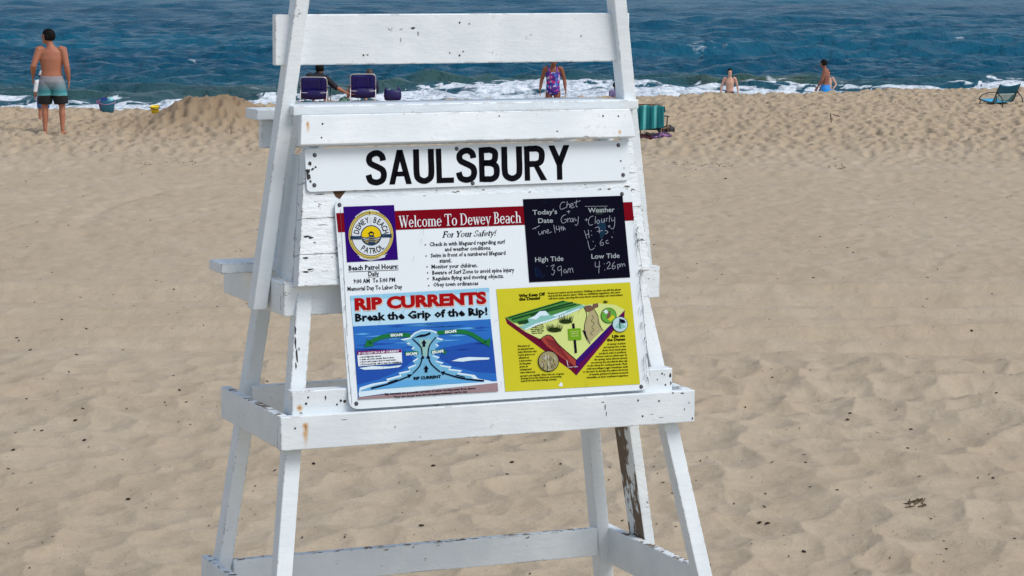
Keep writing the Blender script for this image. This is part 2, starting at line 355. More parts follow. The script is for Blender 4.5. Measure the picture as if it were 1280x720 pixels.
def sea_material():
    m = bpy.data.materials.new('sea'); m.use_nodes = True; g = G(m); p = m.node_tree.nodes['Principled BSDF']
    co = g.n('TexCoord').outputs['Object']
    deep = g.mix(g.ramp(g.noise(co, 0.05, 4, 0.6, (0.35, 1, 1)), 0.3, 0.7), (0.005, 0.064, 0.118), (0.010, 0.100, 0.165))
    sh = g.n('Attribute', attribute_name='shoal'); c = g.mix(sh.outputs['Fac'], deep, (0.045, 0.085, 0.065))
    fo = g.n('Attribute', attribute_name='foam'); fn = g.noise(co, 2.6, 6, 0.68, (0.32, 0.5, 1)); fn2 = g.noise(co, 9, 4, 0.6, (0.5, 0.6, 1))
    f = g.ramp(g.math('ADD', fo.outputs['Fac'], g.math('ADD', g.math('MULTIPLY', g.math('SUBTRACT', fn, 0.5), 2.0), g.math('MULTIPLY', g.math('SUBTRACT', fn2, 0.5), 0.9))), 0.22, 1.0)
    f = g.math('MULTIPLY', f, g.ramp(fo.outputs['Fac'], 0.05, 0.25))
    c = g.mix(f, c, g.mix(g.ramp(fn2, 0.35, 0.65), (0.50, 0.58, 0.64), (0.76, 0.80, 0.84))); g.L.new(c, p.inputs['Base Color'])
    g.L.new(g.ramp(f, 0, 1, 0.30, 0.9), p.inputs['Roughness']); p.inputs['IOR'].default_value = 1.33
    p.inputs['Specular IOR Level'].default_value = 0.05
    nb = g.bump(g.noise(co, 1.0, 4, 0.6, (0.62, 0.22, 1)), 1.0, 0.55); nb = g.bump(g.noise(co, 1.0, 3, 0.6, (1.9, 0.7, 1)), 1.0, 0.14, nb); nb = g.bump(g.noise(co, 0.22, 4, 0.6, (0.7, 0.3, 1)), 0.8, 1.2, nb)
    nb = g.bump(fn2, 0.6, 0.05, nb); g.L.new(nb, p.inputs['Normal'])
    return m
tag(link('sea_water', sea_me, sea_material()), None, None, kind='structure')

# ------------------------------------------------------------------ the lifeguard stand
SX, SY, SYAW = 0.0143, 9.6555, 0.4007
PAINT = paint_material('old_white_paint', 0.25)
PEEL = paint_material('flaking_white_paint', 1.0)
RUSTF = paint_material('white_paint_rust_fascia', 0.1, rust=[(-0.668, 2.392, 0.010, 0.045), (0.60, 2.335, 0.011, 0.018)])
RUSTB = paint_material('white_paint_rust_box', 0.2, rust=[(-0.750, 1.297, 0.017, 0.10)])
RUSTR = paint_material('white_paint_rust_rail', 0.25, rust=[(-0.760, 1.358, 0.018, 0.02)])
BARE = paint_material('paint_worn_to_wood', 0.6, bare=0.40)
WORN = paint_material('paint_worn_along_top', 0.4, top=0.35)
STEEL = mat('bolt_steel', (0.10, 0.10, 0.11), 0.45, 0.5, 0.3, 60, metal=0.6)
HOLE = mat('nail_hole', (0.03, 0.025, 0.02), 0.8)
stand = thing('lifeguard_stand', 'tall white wooden lifeguard stand with flaking paint and signs fixed to its back', 'lifeguard stand', (SX, SY, 0), SYAW)
SL = 0.4886/2.2; NN = Vector((0, -1, SL)).normalized(); NT = Vector((0, SL, 1)).normalized()     # leaning back plane: outward and up
def Np(s, z): t = z/2.2; return Vector((s*(0.9647+(0.615-0.9647)*t), 0.4886*t, z))
def Qp(s, z): t = z/2.2; return Vector((s*(0.9109+(0.5999-0.9109)*t), 1.032+(0.8642-1.032)*t, z))
def Pp(s, z): t = (z-1.4)/1.6; return Vector((s*(0.842+(0.6235-0.842)*t), 0.5592+(0.4941-0.5592)*t, z))
def lean(x, z, off): return Vector((x, SL*z, z))+NN*off          # point of the leaning plane
def part(name, bm, m): return from_bm(name, bm, m, stand)
for s in (-1, 1):
    bm = bmesh.new(); beam(bm, Np(s, -0.15)+Vector((0, .033, 0)), Np(s, 2.36)+Vector((0, .033, 0)), 0.062, 0.066); part('leg', bm, PAINT)
    bm = bmesh.new(); beam(bm, Qp(s, -0.15)+Vector((0, .0425, 0)), Qp(s, 2.36)+Vector((0, .0425, 0)), 0.056, 0.085); part('leg', bm, PAINT)
    bm = bmesh.new(); beam(bm, Pp(s, 1.685)+Vector((s*.008, .0375, 0)), Pp(s, 3.6)+Vector((s*.004, .0375, 0)), 0.054, 0.075); part('post', bm, PAINT)
bm = bmesh.new(); beam(bm, (0.795, 0.80, 1.36), (1.035, 0.80, -0.15), 0.045, 0.15); part('brace', bm, BARE)
# seat
def board(name, m, *a, bev=0.004):
    bm = bmesh.new(); abox(bm, *a, bev=bev); return part(name, bm, m)
board('seat_plank', PAINT, -0.70, 0.722, 0.475, 0.595, 2.415, 2.452)
board('seat_plank', PAINT, -0.64, 0.65, 0.605, 0.745, 2.412, 2.450)
board('seat_plank', PAINT, -0.712, 0.705, 0.885, 1.03, 2.375, 2.417)
board('seat_rail', PAINT, -0.675, 0.670, 0.945, 0.983, 2.262, 2.373)
for s in (-1, 1): board('seat_rail', PAINT, s*0.60-0.019, s*0.60+0.019, 0.47, 0.94, 2.31, 2.41)
backrest = board('backrest', PAINT, -0.747, 0.708, 0.537, 0.575, 2.600, 2.789)
# sloping board under the seat's landward edge
def leanboard(name, m, xa0, xa1, za, xb0, xb1, zb, off0, off1, bev=0.004):
    bm = bmesh.new()
    hexa(bm, [lean(xb0, zb, off0), lean(xb1, zb, off0), lean(xb1, zb, off1), lean(xb0, zb, off1), lean(xa0, za, off0), lean(xa1, za, off0), lean(xa1, za, off1), lean(xa0, za, off1)], bev)
    return part(name, bm, m)
fascia = leanboard('fascia', RUSTF, -0.690, 0.655, 2.395, -0.702, 0.668, 2.286, 0.088, 0.126)
# planks behind the signs
zs = [2.275, 2.155, 2.025, 1.895, 1.780]
xl = lambda z: -0.664-(2.291-z)*0.136; xr = lambda z: 0.678+(2.281-z)*0.068
for za, zb in zip(zs, zs[1:]): leanboard('back_plank', PEEL, xl(za), xr(za), za-0.0008, xl(zb), xr(zb), zb+0.0008, 0.004, 0.068, bev=0.002)
for s in (-1, 1):
    xe = lambda z: (xl(z)+.012 if s < 0 else xr(z)-.012)
    bm = bmesh.new(); z0, z1 = 1.80, 2.262
    hexa(bm, [(xe(z0)-.011, SL*z0+.01, z0), (xe(z0)+.011, SL*z0+.01, z0), (xe(z0)+.011, .62, z0), (xe(z0)-.011, .62, z0), (xe(z1)-.011, SL*z1+.01, z1), (xe(z1)+.011, SL*z1+.01, z1), (xe(z1)+.011, .62, z1), (xe(z1)-.011, .62, z1)], .003)
    part('side_panel', bm, PAINT)
# middle frame with the foot rest
board('front_rail', PAINT, -0.7675, 0.782, 0.392, 0.430, 1.677, 1.802)
for s in (-1, 1): board('side_rail', PAINT, s*0.748-0.0195, s*0.748+0.0195, 0.4325, 1.165, 1.676, 1.800)
board('foot_rest', PAINT, -0.905, 0.89, 0.735, 0.90, 1.803, 1.842)
# lower frame
box_front = board('front_rail', RUSTB, -0.8456, 0.8456, 0.200, 0.238, 1.208, 1.334)
upper_rail = board('upper_rail', RUSTR, -0.790, 0.765, 0.237, 0.298, 1.326, 1.420)
for s in (-1, 1): board('side_rail', WORN, s*0.8265-0.019, s*0.8265+0.019, 0.2405, 0.955, 1.211, 1.335)
board('rear_rail', PAINT, -0.735, 0.735, 0.905, 0.943, 1.205, 1.336)
# bottom frame
board('rear_rail', WORN, -0.795, 0.79, 0.97, 1.008, 0.515, 0.633)
for s in (-1, 1):
    bm = bmesh.new(); hexa(bm, [(s*0.866-0.019, 0.16, 0.475), (s*0.866+0.019, 0.16, 0.475), (s*0.866+0.019, 1.12, 0.475), (s*0.866-0.019, 1.12, 0.475),
                                (s*0.866-0.019, 0.16, 0.63), (s*0.866+0.019, 0.16, 0.63), (s*0.866+0.019, 1.12, 0.63), (s*0.866-0.019, 1.12, 0.63)], 0.005); part('side_rail', bm, WORN)
# bolts and nail heads on the boards
def disc_on(bm, c, nrm, r, h, n=10):
    q = Vector(nrm).to_track_quat('Z', 'Y').to_matrix().to_4x4()
    bmesh.ops.create_cone(bm, cap_ends=True, segments=n, radius1=r, radius2=r*0.75, depth=h, matrix=Matrix.Translation(Vector(c)+Vector(nrm)*h*0.5) @ q)
def nails(pts, pos, nrm, parent):
    for x, z, r in pts:
        bm = bmesh.new(); disc_on(bm, pos(x, z), nrm, r, 0.002); from_bm('nail', bm, HOLE, parent)
nails(((-0.610, 2.385, .004), (-0.618, 2.335, .0035), (0.535, 2.392, .004), (0.600, 2.39, .0035), (0.1, 2.4, .003)), lambda x, z: lean(x, z-.024, 0.126), NN, fascia)
nails(((-.40, 2.635, .004), (-.01, 2.755, .004), (.03, 2.75, .003), (-.01, 2.63, .004), (.005, 2.645, .003), (-.05, 2.64, .003), (.50, 2.70, .003)), lambda x, z: (x, 0.537, z), (0, -1, 0), backrest)
nails(((.60, 1.308, .004), (.69, 1.30, .004), (.62, 1.245, .004), (-.79, 1.29, .004), (-.4, 1.27, .0025)), lambda x, z: (x, 0.200, z), (0, -1, 0), box_front)
nails(((.72, 1.40, .004), (.735, 1.355, .004), (-.735, 1.372, .005), (-.727, 1.395, .004), (-.60, 1.375, .005), (-.615, 1.362, .004), (-.585, 1.372, .006)), lambda x, z: (x, 0.237, z), (0, -1, 0), upper_rail)
# bare wood where the paint has come away beside the big sign
def flake(pts, off, m, name='bare_patch'):
    bm = bmesh.new(); bm.faces.new([bm.verts.new(lean(x, z, off)) for x, z in pts]); return part(name, bm, m)
WOOD = mat('bare_brown_wood', (0.085, 0.045, 0.025), 0.85, 0.2, 0.45, 40)
GREY = mat('bare_grey_wood', (0.05, 0.05, 0.05), 0.85, 0.2, 0.5, 60)

rp = random.Random(17)
def chips(spots, pos, parent):
    for x, z, w, h in spots:
        bm = bmesh.new(); bm.faces.new([bm.verts.new(pos(x+w*math.cos(a)*(.5+.7*rp.random()), z+h*math.sin(a)*(.5+.7*rp.random()))) for a in [k*.62 for k in range(10)]]); from_bm('bare_patch', bm, GREY, parent)
chips([(-.737, 1.585, .004, .022), (-.734, 1.63, .004, .016), (-.735, 1.535, .005, .028), (-.742, 1.50, .003, .014), (-.725, 1.56, .002, .010)], lambda x, z: lean(x, z, .0012), stand)
chips([(.79, 1.325, .010, .003), (.75, 1.328, .006, .003), (.835, 1.222, .004, .006), (.82, 1.285, .003, .004), (.80, 1.26, .002, .006), (.46, 1.29, .003, .012), (.465, 1.262, .002, .012), (.45, 1.31, .006, .002), (.66, 1.25, .010, .001), (.70, 1.235, .012, .001), (-.60, 1.31, .012, .0012), (-.3, 1.225, .008, .001)], lambda x, z: (x, .1993, z), box_front)
chips([(.755, 1.39, .005, .012), (.758, 1.36, .004, .010), (.70, 1.378, .004, .003), (.73, 1.395, .004, .003), (-.66, 1.39, .003, .012)], lambda x, z: (x, .2363, z), upper_rail)
chips([(-.20, 2.735, .012, .004), (-.18, 2.715, .003, .010), (-.25, 2.69, .002, .014)], lambda x, z: (x, .5363, z), backrest)
# ------------------------------------------------------------------ printed signs
def homography(src, dst):
    A = []; b = []
    for (x, y), (X, Y) in zip(src, dst):
        A.append([x, y, 1, 0, 0, 0, -X*x, -X*y]); b.append(X); A.append([0, 0, 0, x, y, 1, -Y*x, -Y*y]); b.append(Y)
    return np.append(np.linalg.solve(np.array(A), np.array(b)), 1).reshape(3, 3)
class Art:
    """prints of one sign: shapes are drawn in the sign's drawing units and laid on its leaning face in thin layers"""
    def __init__(s, src, dst, off): s.H = homography(src, dst); s.off = off; s.k = 0
    def pt(s, x, y, k): a = s.H @ np.array([x, y, 1.0]); return lean(a[0]/a[2], a[1]/a[2], s.off+0.0005*k)
class Sheet:
    def __init__(s, art): s.art = art; s.v = []; s.f = []; s.m = []; s.mats = []
    def mi(s, m):
        if m not in s.mats: s.mats.append(m)
        return s.mats.index(m)
    def poly(s, pts, m, k):
        pts = [Vector((p[0], p[1], 0)) for p in pts]; b = len(s.v)
        tri = tessellate_polygon([pts]); s.v += [s.art.pt(p.x, p.y, k) for p in pts]
        for t in tri: s.f.append([b+i for i in t]); s.m.append(s.mi(m))
    def tris(s, V, F, m, k):
        b = len(s.v); s.v += [s.art.pt(x, y, k) for x, y in V]
        for f in F: s.f.append([b+i for i in f]); s.m.append(s.mi(m))
    def line(s, pts, w, m, k, sm=0, w1=None):
        P = smooth_path([(p[0], p[1], 0) for p in pts], sm) if sm and len(pts) > 2 else [Vector((p[0], p[1], 0)) for p in pts]
        V = []; F = []; n = len(P)
        for i in range(n):
            t = (P[min(i+1, n-1)]-P[max(i-1, 0)]).normalized(); q = Vector((-t.y, t.x, 0)); ww = (w if w1 is None else w+(w1-w)*i/(n-1))/2
            e = t*(ww*0.6 if i == n-1 else -ww*0.6 if i == 0 else 0)
            V += [(P[i]+q*ww+e)[:2], (P[i]-q*ww+e)[:2]]
        F = [(2*i, 2*i+1, 2*i+3, 2*i+2) for i in range(n-1)]; s.tris(V, F, m, k)
    def ellipse(s, c, rx, ry, m, k, n=40, r_in=0, rot=0):
        o = [(c[0]+rx*math.cos(a)*math.cos(rot)-ry*math.sin(a)*math.sin(rot), c[1]+rx*math.cos(a)*math.sin(rot)+ry*math.sin(a)*math.cos(rot)) for a in [2*math.pi*i/n for i in range(n)]]
        if not r_in: s.poly(o, m, k); return
        i_ = [(c[0]+(p[0]-c[0])*r_in, c[1]+(p[1]-c[1])*r_in) for p in o]
        s.tris(o+i_, [(j, (j+1) % n, n+(j+1) % n, n+j) for j in range(n)], m, k)
    def text(s, txt, a, b, cap, m, k, bold=0.0, shear=0.0, serif=False):
        V, F = glyphs(txt, bold, shear) if not serif else grotesk(txt) if serif == 'no' else serif_glyphs(txt, shear, bold)
        x0 = min(v[0] for v in V); x1 = max(v[0] for v in V); w = x1-x0
        ux, uy = (b[0]-a[0])/w, (b[1]-a[1])/w; L = math.hypot(b[0]-a[0], b[1]-a[1]); nx, ny = (b[1]-a[1])/L, -(b[0]-a[0])/L
        s.tris([(a[0]+ux*(x-x0)+nx*cap*y, a[1]+uy*(x-x0)+ny*cap*y) for x, y in V], F, m, k)
    def arc_text(s, txt, c, r, a0, a1, cap, m, k, bold=0.02, flip=False, sq=1.0):
        n = len(txt)
        for i, ch in enumerate(txt):
            if ch == ' ': continue
            V, F = glyphs(ch, bold, 0); x0 = min(v[0] for v in V); x1 = max(v[0] for v in V); wd = min(0.75, (x1-x0))
            t = a0+(a1-a0)*(i/(n-1)); ca, sa = math.cos(t), math.sin(t)
            out = (ca, -sa*sq) if not flip else (-ca, sa*sq); tan = (sa, ca*sq) if not flip else (-sa, -ca*sq)
            bx, by = c[0]+r*ca, c[1]-r*sa*sq
            s.tris([(bx+tan[0]*cap*((x-(x0+x1)/2)*0.72)+out[0]*cap*(y-0.5), by+tan[1]*cap*((x-(x0+x1)/2)*0.72)+out[1]*cap*(y-0.5)) for x, y in V], F, m, k)
    def build(s, name, parent):
        me = bpy.data.meshes.new(name); me.from_pydata([tuple(v) for v in s.v], [], s.f)
        me.polygons.foreach_set('material_index', s.m); me.update()
        bm = bmesh.new(); bm.from_mesh(me)
        for f in bm.faces:
            if f.normal.dot(NN) < 0: f.normal_flip()
        bm.to_mesh(me); bm.free()
        return link(name, me, s.mats, parent)
_gc = {}
def glyphs(txt, bold, shear):
    key = (txt, bold, shear)
    if key in _gc: return _gc[key]
    cu = bpy.data.curves.new('t', 'FONT'); cu.body = txt; cu.size = 1.0; cu.offset = bold; cu.shear = shear; cu.resolution_u = 3 if len(txt) < 16 else 1
    o = bpy.data.objects.new('t', cu); C.objects.link(o); dg = bpy.context.evaluated_depsgraph_get(); dg.update()
    me = o.evaluated_get(dg).to_mesh(); V = [(v.co.x, v.co.y) for v in me.vertices]; F = [tuple(p.vertices) for p in me.polygons]
    o.to_mesh_clear() if False else None
    bpy.data.objects.remove(o); bpy.data.curves.remove(cu)
    cap = 0.69
    V = [(x/cap, y/cap) for x, y in V]; _gc[key] = (V, F); return V, F
# a small thick-and-thin book face for the sign's headings; unit = cap height
def _bar(V, F, x0, y0, x1, y1, w):
    L = math.hypot(x1-x0, y1-y0); nx, ny = -(y1-y0)/L*w/2, (x1-x0)/L*w/2; b = len(V)
    V += [(x0+nx, y0+ny), (x0-nx, y0-ny), (x1-nx, y1-ny), (x1+nx, y1+ny)]; F.append((b, b+1, b+2, b+3))
def _bowl(V, F, cx, cy, rx, ry, a0, a1, thick=0.15, thin=0.05, n=18):
    b = len(V)
    for i in range(n+1):
        a = math.radians(a0+(a1-a0)*i/n); w = thin+(thick-thin)*abs(math.cos(a))**1.5
        V += [(cx+rx*math.cos(a), cy+ry*math.sin(a)), (cx+(rx-w)*math.cos(a), cy+(ry-min(w, thin*1.6))*math.sin(a))]
    for i in range(n): F.append((b+2*i, b+2*i+1, b+2*i+3, b+2*i+2))
def serif_char(c, bold=0.0):
    V = []; F = []; S = 0.055+bold; T = 0.145+bold; H = 0.64
    st = lambda x, y0, y1, w=T: _bar(V, F, x, y0, x, y1, w)
    sf = lambda x, y, w=0.30: _bar(V, F, x-w/2, y, x+w/2, y, S)
    dg = lambda x0, y0, x1, y1, w: _bar(V, F, x0, y0, x1, y1, w)
    if c == 'W':
        dg(.12, 1, .38, 0, T); dg(.38, 0, .60, .95, S); dg(.56, 1, .82, 0, T); dg(.82, 0, 1.06, 1, S); sf(.12, .98); sf(.55, .98); sf(1.06, .98, .26); return V, F, 1.16
    if c == 'T': st(.42, 0, 1); _bar(V, F, .02, .97, .82, .97, .07); dg(.04, 1, .03, .76, S); dg(.80, 1, .81, .76, S); sf(.42, .03, .36); return V, F, .84
    if c == 'D': st(.18, 0, 1); sf(.16, .03, .3); sf(.16, .97, .3); _bowl(V, F, .32, .5, .52, .5, -90, 90); _bar(V, F, .18, .97, .34, .97, S); _bar(V, F, .18, .03, .34, .03, S); return V, F, .90
    if c == 'B': st(.18, 0, 1); sf(.16, .03, .3); sf(.16, .97, .3); _bowl(V, F, .34, .27, .34, .27, -90, 90); _bowl(V, F, .32, .76, .29, .24, -90, 90); [_bar(V, F, .18, y, .36, y, S) for y in (.03, .53, .97)]; return V, F, .74
    if c == 'F': st(.18, 0, 1); sf(.18, .03, .36); sf(.14, .97, .28); _bar(V, F, .18, .97, .68, .97, S*1.2); _bar(V, F, .18, .53, .54, .53, S); dg(.66, 1, .68, .76, S); dg(.54, .64, .54, .42, S); return V, F, .70
    if c == 'Y': dg(.12, 1, .42, .45, T); dg(.74, 1, .44, .45, S); st(.42, 0, .5); sf(.42, .03, .34); sf(.12, .98); sf(.74, .98, .26); return V, F, .84
    if c == 'S': _bowl(V, F, .32, .74, .26, .26, 20, 250, .12); _bowl(V, F, .32, .26, .28, .27, -160, 80, .12); dg(.55, .98, .55, .74, S); dg(.06, .26, .06, .02, S); return V, F, .64
    if c == 'o': _bowl(V, F, .32, H/2, .31, H/2+.01, 0, 360); return V, F, .66
    if c == 'e': _bowl(V, F, .30, H/2, .29, H/2+.01, 0, 320); _bar(V, F, .08, H*.52, .56, H*.52, S); return V, F, .62
    if c == 'c': _bowl(V, F, .30, H/2, .29, H/2+.01, 45, 318); ell_ = None; return V, F, .58
    if c == 'a': _bowl(V, F, .26, .18, .24, .19, 0, 360, .13); st(.46, .02, .48, .14); _bowl(V, F, .28, .44, .25, .20, 0, 150, .13); sf(.50, .03, .14); return V, F, .60
    if c == 'l': st(.16, 0, 1); sf(.16, .03); sf(.11, .97, .2); return V, F, .34
    if c == 'h': st(.16, 0, 1); sf(.16, .03); sf(.11, .97, .2); _bowl(V, F, .36, .42, .25, .22, 0, 165); st(.54, 0, .44); sf(.54, .03); return V, F, .72
    if c == 'm': st(.16, 0, H); sf(.16, .03); sf(.11, H-.03, .2); [(_bowl(V, F, x-.17, .42, .24, .22, 0, 165), st(x, 0, .44), sf(x, .03)) for x in (.52, .88)]; return V, F, 1.06
    if c == 'w': dg(.10, H, .28, 0, .13); dg(.28, 0, .44, H, S); dg(.42, H, .60, 0, .13); dg(.60, 0, .78, H, S); sf(.10, H-.02, .26); sf(.43, H-.02, .2); sf(.78, H-.02, .22); return V, F, .86
    if c == 'y': dg(.10, H, .32, 0, .13); dg(.54, H, .20, -.28, S); sf(.10, H-.02, .26); sf(.54, H-.02, .22); dg(.20, -.28, .08, -.24, .08); return V, F, .62
    if c == 'r': st(.16, 0, H); sf(.16, .03); sf(.11, H-.03, .2); dg(.2, .46, .42, .58, .09); return V, F, .46
    if c == 'f': st(.18, 0, .80); sf(.18, .03); _bar(V, F, .04, H-.03, .38, H-.03, S); _bowl(V, F, .34, .80, .22, .20, 40, 180, .14); return V, F, .42
    if c == 't': st(.18, .06, .82); _bar(V, F, .04, H-.03, .38, H-.03, S); dg(.16, .05, .36, .07, S*1.3); return V, F, .42
    if c == 'u': st(.16, .1, H); sf(.11, H-.03, .2); _bowl(V, F, .34, .2, .25, .2, 180, 340); st(.54, 0, H); sf(.50, H-.03, .2); sf(.58, .03, .16); return V, F, .72
    if c == '!': dg(.15, 1, .15, .3, .12); _bowl(V, F, .15, .08, .09, .09, 0, 360, .09, .09); return V, F, .30
    return V, F, .30
def serif_glyphs(txt, shear, bold=0.0):
    V = []; F = []; x = 0
    for c in txt:
        v, f, w = serif_char(c, bold); b = len(V); V += [(px+x+shear*py, py) for px, py in v]; F += [tuple(b+i for i in q) for q in f]; x += w+0.02
    return V, F
def grotesk(txt):
    """plain bold signwriter's capitals, cap height 1"""
    V = []; F = []; x = 0; W = .188
    def rib(pts, m=6):
        P = smooth_path([(a, b, 0) for a, b in pts], m); b0 = len(V); n = len(P)
        for i in range(n):
            t = (P[min(i+1, n-1)]-P[max(i-1, 0)]).normalized(); V.append((x+P[i].x-t.y*W/2, P[i].y+t.x*W*.46)); V.append((x+P[i].x+t.y*W/2, P[i].y-t.x*W*.46))
        for i in range(n-1): F.append((b0+2*i, b0+2*i+1, b0+2*i+3, b0+2*i+2))
    def pol(pts):
        b0 = len(V); V.extend((x+a, b) for a, b in pts); F.append(tuple(range(b0, b0+len(pts))))
    for c in txt:
        if c == 'S': rib([(.56, .70), (.53, .83), (.42, .915), (.29, .915), (.16, .85), (.115, .74), (.16, .63), (.30, .555), (.42, .50), (.54, .42), (.575, .28), (.52, .14), (.39, .08), (.27, .08), (.14, .14), (.085, .30)]); w = .66
        elif c == 'A': pol([(0, 0), (.18, 0), (.45, 1), (.27, 1)]); pol([(.72, 0), (.54, 0), (.27, 1), (.45, 1)]); pol([(.16, .23), (.56, .23), (.52, .37), (.20, .37)]); w = .72
        elif c == 'U': rib([(.085, 1), (.085, .7), (.085, .34), (.13, .16), (.32, .075), (.51, .16), (.555, .34), (.555, .7), (.555, 1)]); w = .64
        elif c == 'L': pol([(0, 0), (.17, 0), (.17, 1), (0, 1)]); pol([(.17, 0), (.55, 0), (.55, .155), (.17, .155)]); w = .55
        elif c == 'B': pol([(0, 0), (.17, 0), (.17, 1), (0, 1)]); rib([(.12, .922), (.24, .922), (.36, .922), (.50, .86), (.52, .74), (.48, .61), (.36, .545), (.24, .545), (.12, .545)]); rib([(.12, .545), (.26, .545), (.39, .535), (.53, .45), (.56, .30), (.52, .15), (.39, .078), (.26, .078), (.12, .078)]); w = .65
        elif c == 'R': pol([(0, 0), (.17, 0), (.17, 1), (0, 1)]); rib([(.12, .922), (.26, .922), (.42, .918), (.54, .84), (.56, .70), (.52, .55), (.40, .485), (.26, .48), (.12, .48)]); pol([(.27, .46), (.43, .47), (.71, 0), (.51, 0)]); w = .70
        elif c == 'Y': pol([(0, 1), (.19, 1), (.42, .50), (.25, .42)]); pol([(.67, 1), (.48, 1), (.25, .50), (.42, .42)]); pol([(.25, 0), (.42, 0), (.42, .48), (.25, .48)]); w = .67
        x += w+.075
    return V, F
def ink(name, r, g_, b, rough=0.45, var=0.05): return mat(name, tuple(min(0.9, c/1.0) for c in srgb(r, g_, b)), rough, 0.03, var, 14)

# street-name board
A1 = Art([(381, 186), (785, 175), (787, 225), (384, 240)], [(-0.671, 2.2787), (0.655, 2.2807), (0.647, 2.1267), (-0.674, 2.1207)], 0.080)
PANEL = mat('sign_white', (0.72, 0.78, 0.82), 0.38, 0.35, 0.04, 5, bump=0.06)
def panel(name, art, quad, rad, th, m):
    """thin rounded sheet; quad in drawing units"""
    pts = []
    for i in range(4):
        a, b, c = Vector(quad[i-1]), Vector(quad[i]), Vector(quad[(i+1) % 4]); u = (a-b).normalized()*rad; w = (c-b).normalized()*rad
        for k in range(6):
            t = k/5; pts.append((b+u*(1-t)**2+w*t**2))
    bm = bmesh.new(); f = [bm.verts.new(art.pt(p.x, p.y, 0)-NN*0.0006) for p in pts]; r = [bm.verts.new(v.co-NN*th) for v in f]
    bm.faces.new(f); bm.faces.new(r[::-1])
    for i in range(len(f)): bm.faces.new((f[i], r[i], r[(i+1) % len(f)], f[(i+1) % len(f)]))
    return from_bm(name, bm, m, stand)
nb = panel('name_board', A1, [(381, 186), (785, 175), (787, 225), (384, 240)], 6, 0.006, PANEL)
BLACK = ink('sign_black', 12, 12, 18)
s = Sheet(A1); s.text('SAULSBURY', (457.5, 231.6), (713, 224.2), 43.0, BLACK, 1, serif='no'); s.build('lettering', nb)
def bolts(art, pts, r, parent, h=0.006):
    for x, y in pts:
        bm = bmesh.new(); disc_on(bm, art.pt(x, y, 0), NN, r*1.5, 0.002, 14); disc_on(bm, art.pt(x, y, 0), NN, r, h, 12); from_bm('bolt', bm, STEEL, parent)
bolts(A1, [(393.5, 194), (393, 231.5), (571, 186), (591, 229), (773, 181.5), (779, 218.5)], 0.0055, nb)
s = Sheet(A1); rr = random.Random(3)
for x, y, w, h in ((385, 214, 3, 3), (387.5, 205, 2, 2.5), (391, 211.5, 1.6, 1.2), (394.5, 209, 1.3, 1.2), (386.5, 221, 2, 5), (384.5, 218, 1.4, 6), (388, 227, 1.5, 2), (776, 201, 1.2, 1.2), (780, 210, .7, .7), (390, 212, 1, 1.6)):
    s.poly([(x+w*math.cos(a)*(0.6+0.8*rr.random()), y+h*math.sin(a)*(0.6+0.8*rr.random())) for a in [i*0.7 for i in range(9)]], GREY, 1)
s.build('scuff', nb)

# the big notice
QUAD = [(418, 248.5), (789.5, 237), (813, 487), (437, 512)]
A2 = Art(QUAD, [(-0.572, 2.0916), (0.650, 2.0896), (0.658, 1.3266), (-0.575, 1.3256)], 0.085)
ws = panel('welcome_sign', A2, QUAD, 13, 0.005, PANEL)
bolts(A2, [(424.5, 256), (777.5, 242.5), (801.5, 483.5), (445.5, 504.5), (790, 366), (433.5, 372)][:4], 0.0055, ws)
RED = ink('banner_red', 118, 4, 22); WHITE = ink('print_white', 222, 230, 235); NAVY = ink('emblem_purple', 44, 8, 108)
s = Sheet(A2); s.poly([(420.2, 266.3), (790.2, 252.5), (792.3, 275.6), (422.6, 290.3)], RED, 1)
s.text('Welcome To Dewey Beach', (498.5, 284.5), (651.5, 278.5), 14.6, WHITE, 2, serif=True); s.build('banner', ws)
# left and middle columns of small print
s = Sheet(A2); GREYI = ink('print_dark', 28, 30, 40)
s.text('For Your Safety!', (553, 297), (621, 294.6), 7.6, GREYI, 1, serif=True, shear=0.28, bold=0.06)
for t, a, b in (('Check in with lifeguard regarding surf', (537, 307.8), (631.5, 304.5)), ('and weather conditions.', (556, 314), (614, 312)), ('Swim in front of a numbered lifeguard', (538.5, 321.8), (632, 318.3)), ('stand.', (549.5, 328.3), (564.5, 327.8)),
                ('Monitor your children.', (539.5, 335.8), (597, 333.8)), ('Beware of Surf Zone to avoid spine injury', (540.5, 343.3), (643, 339.6)), ('Regulate flying and moving objects.', (541, 350.6), (630, 347.2)), ('Obey town ordinances', (541.8, 358.2), (598, 356.2))):
    s.text(t, a, b, 5.0, GREYI, 1, bold=0.022)
for x, y in ((531.7, 306.5), (532.7, 320.5), (533.8, 334), (534.6, 341.5), (535, 348.8), (536, 357.5)): s.ellipse((x, y-0.5), 0.9, 0.9, GREYI, 1, 8)
s.text('Beach Patrol Hours:', (436, 338), (498, 335.6), 6.0, GREYI, 1, bold=0.03); s.line([(436, 339.8), (498, 337.3)], 0.6, GREYI, 1)
s.text('Daily', (460.5, 345), (474, 344.4), 5.4, GREYI, 1, bold=0.02); s.line([(460.5, 346.4), (474, 345.8)], 0.5, GREYI, 1)
s.text('9:00 AM  To 5:00 PM', (442, 354.2), (494, 352), 5.2, GREYI, 1, bold=0.024)
s.text('Memorial Day To Labor Day', (434.5, 363.6), (503, 360.8), 5.2, GREYI, 1, bold=0.024)
s.build('lettering', ws)
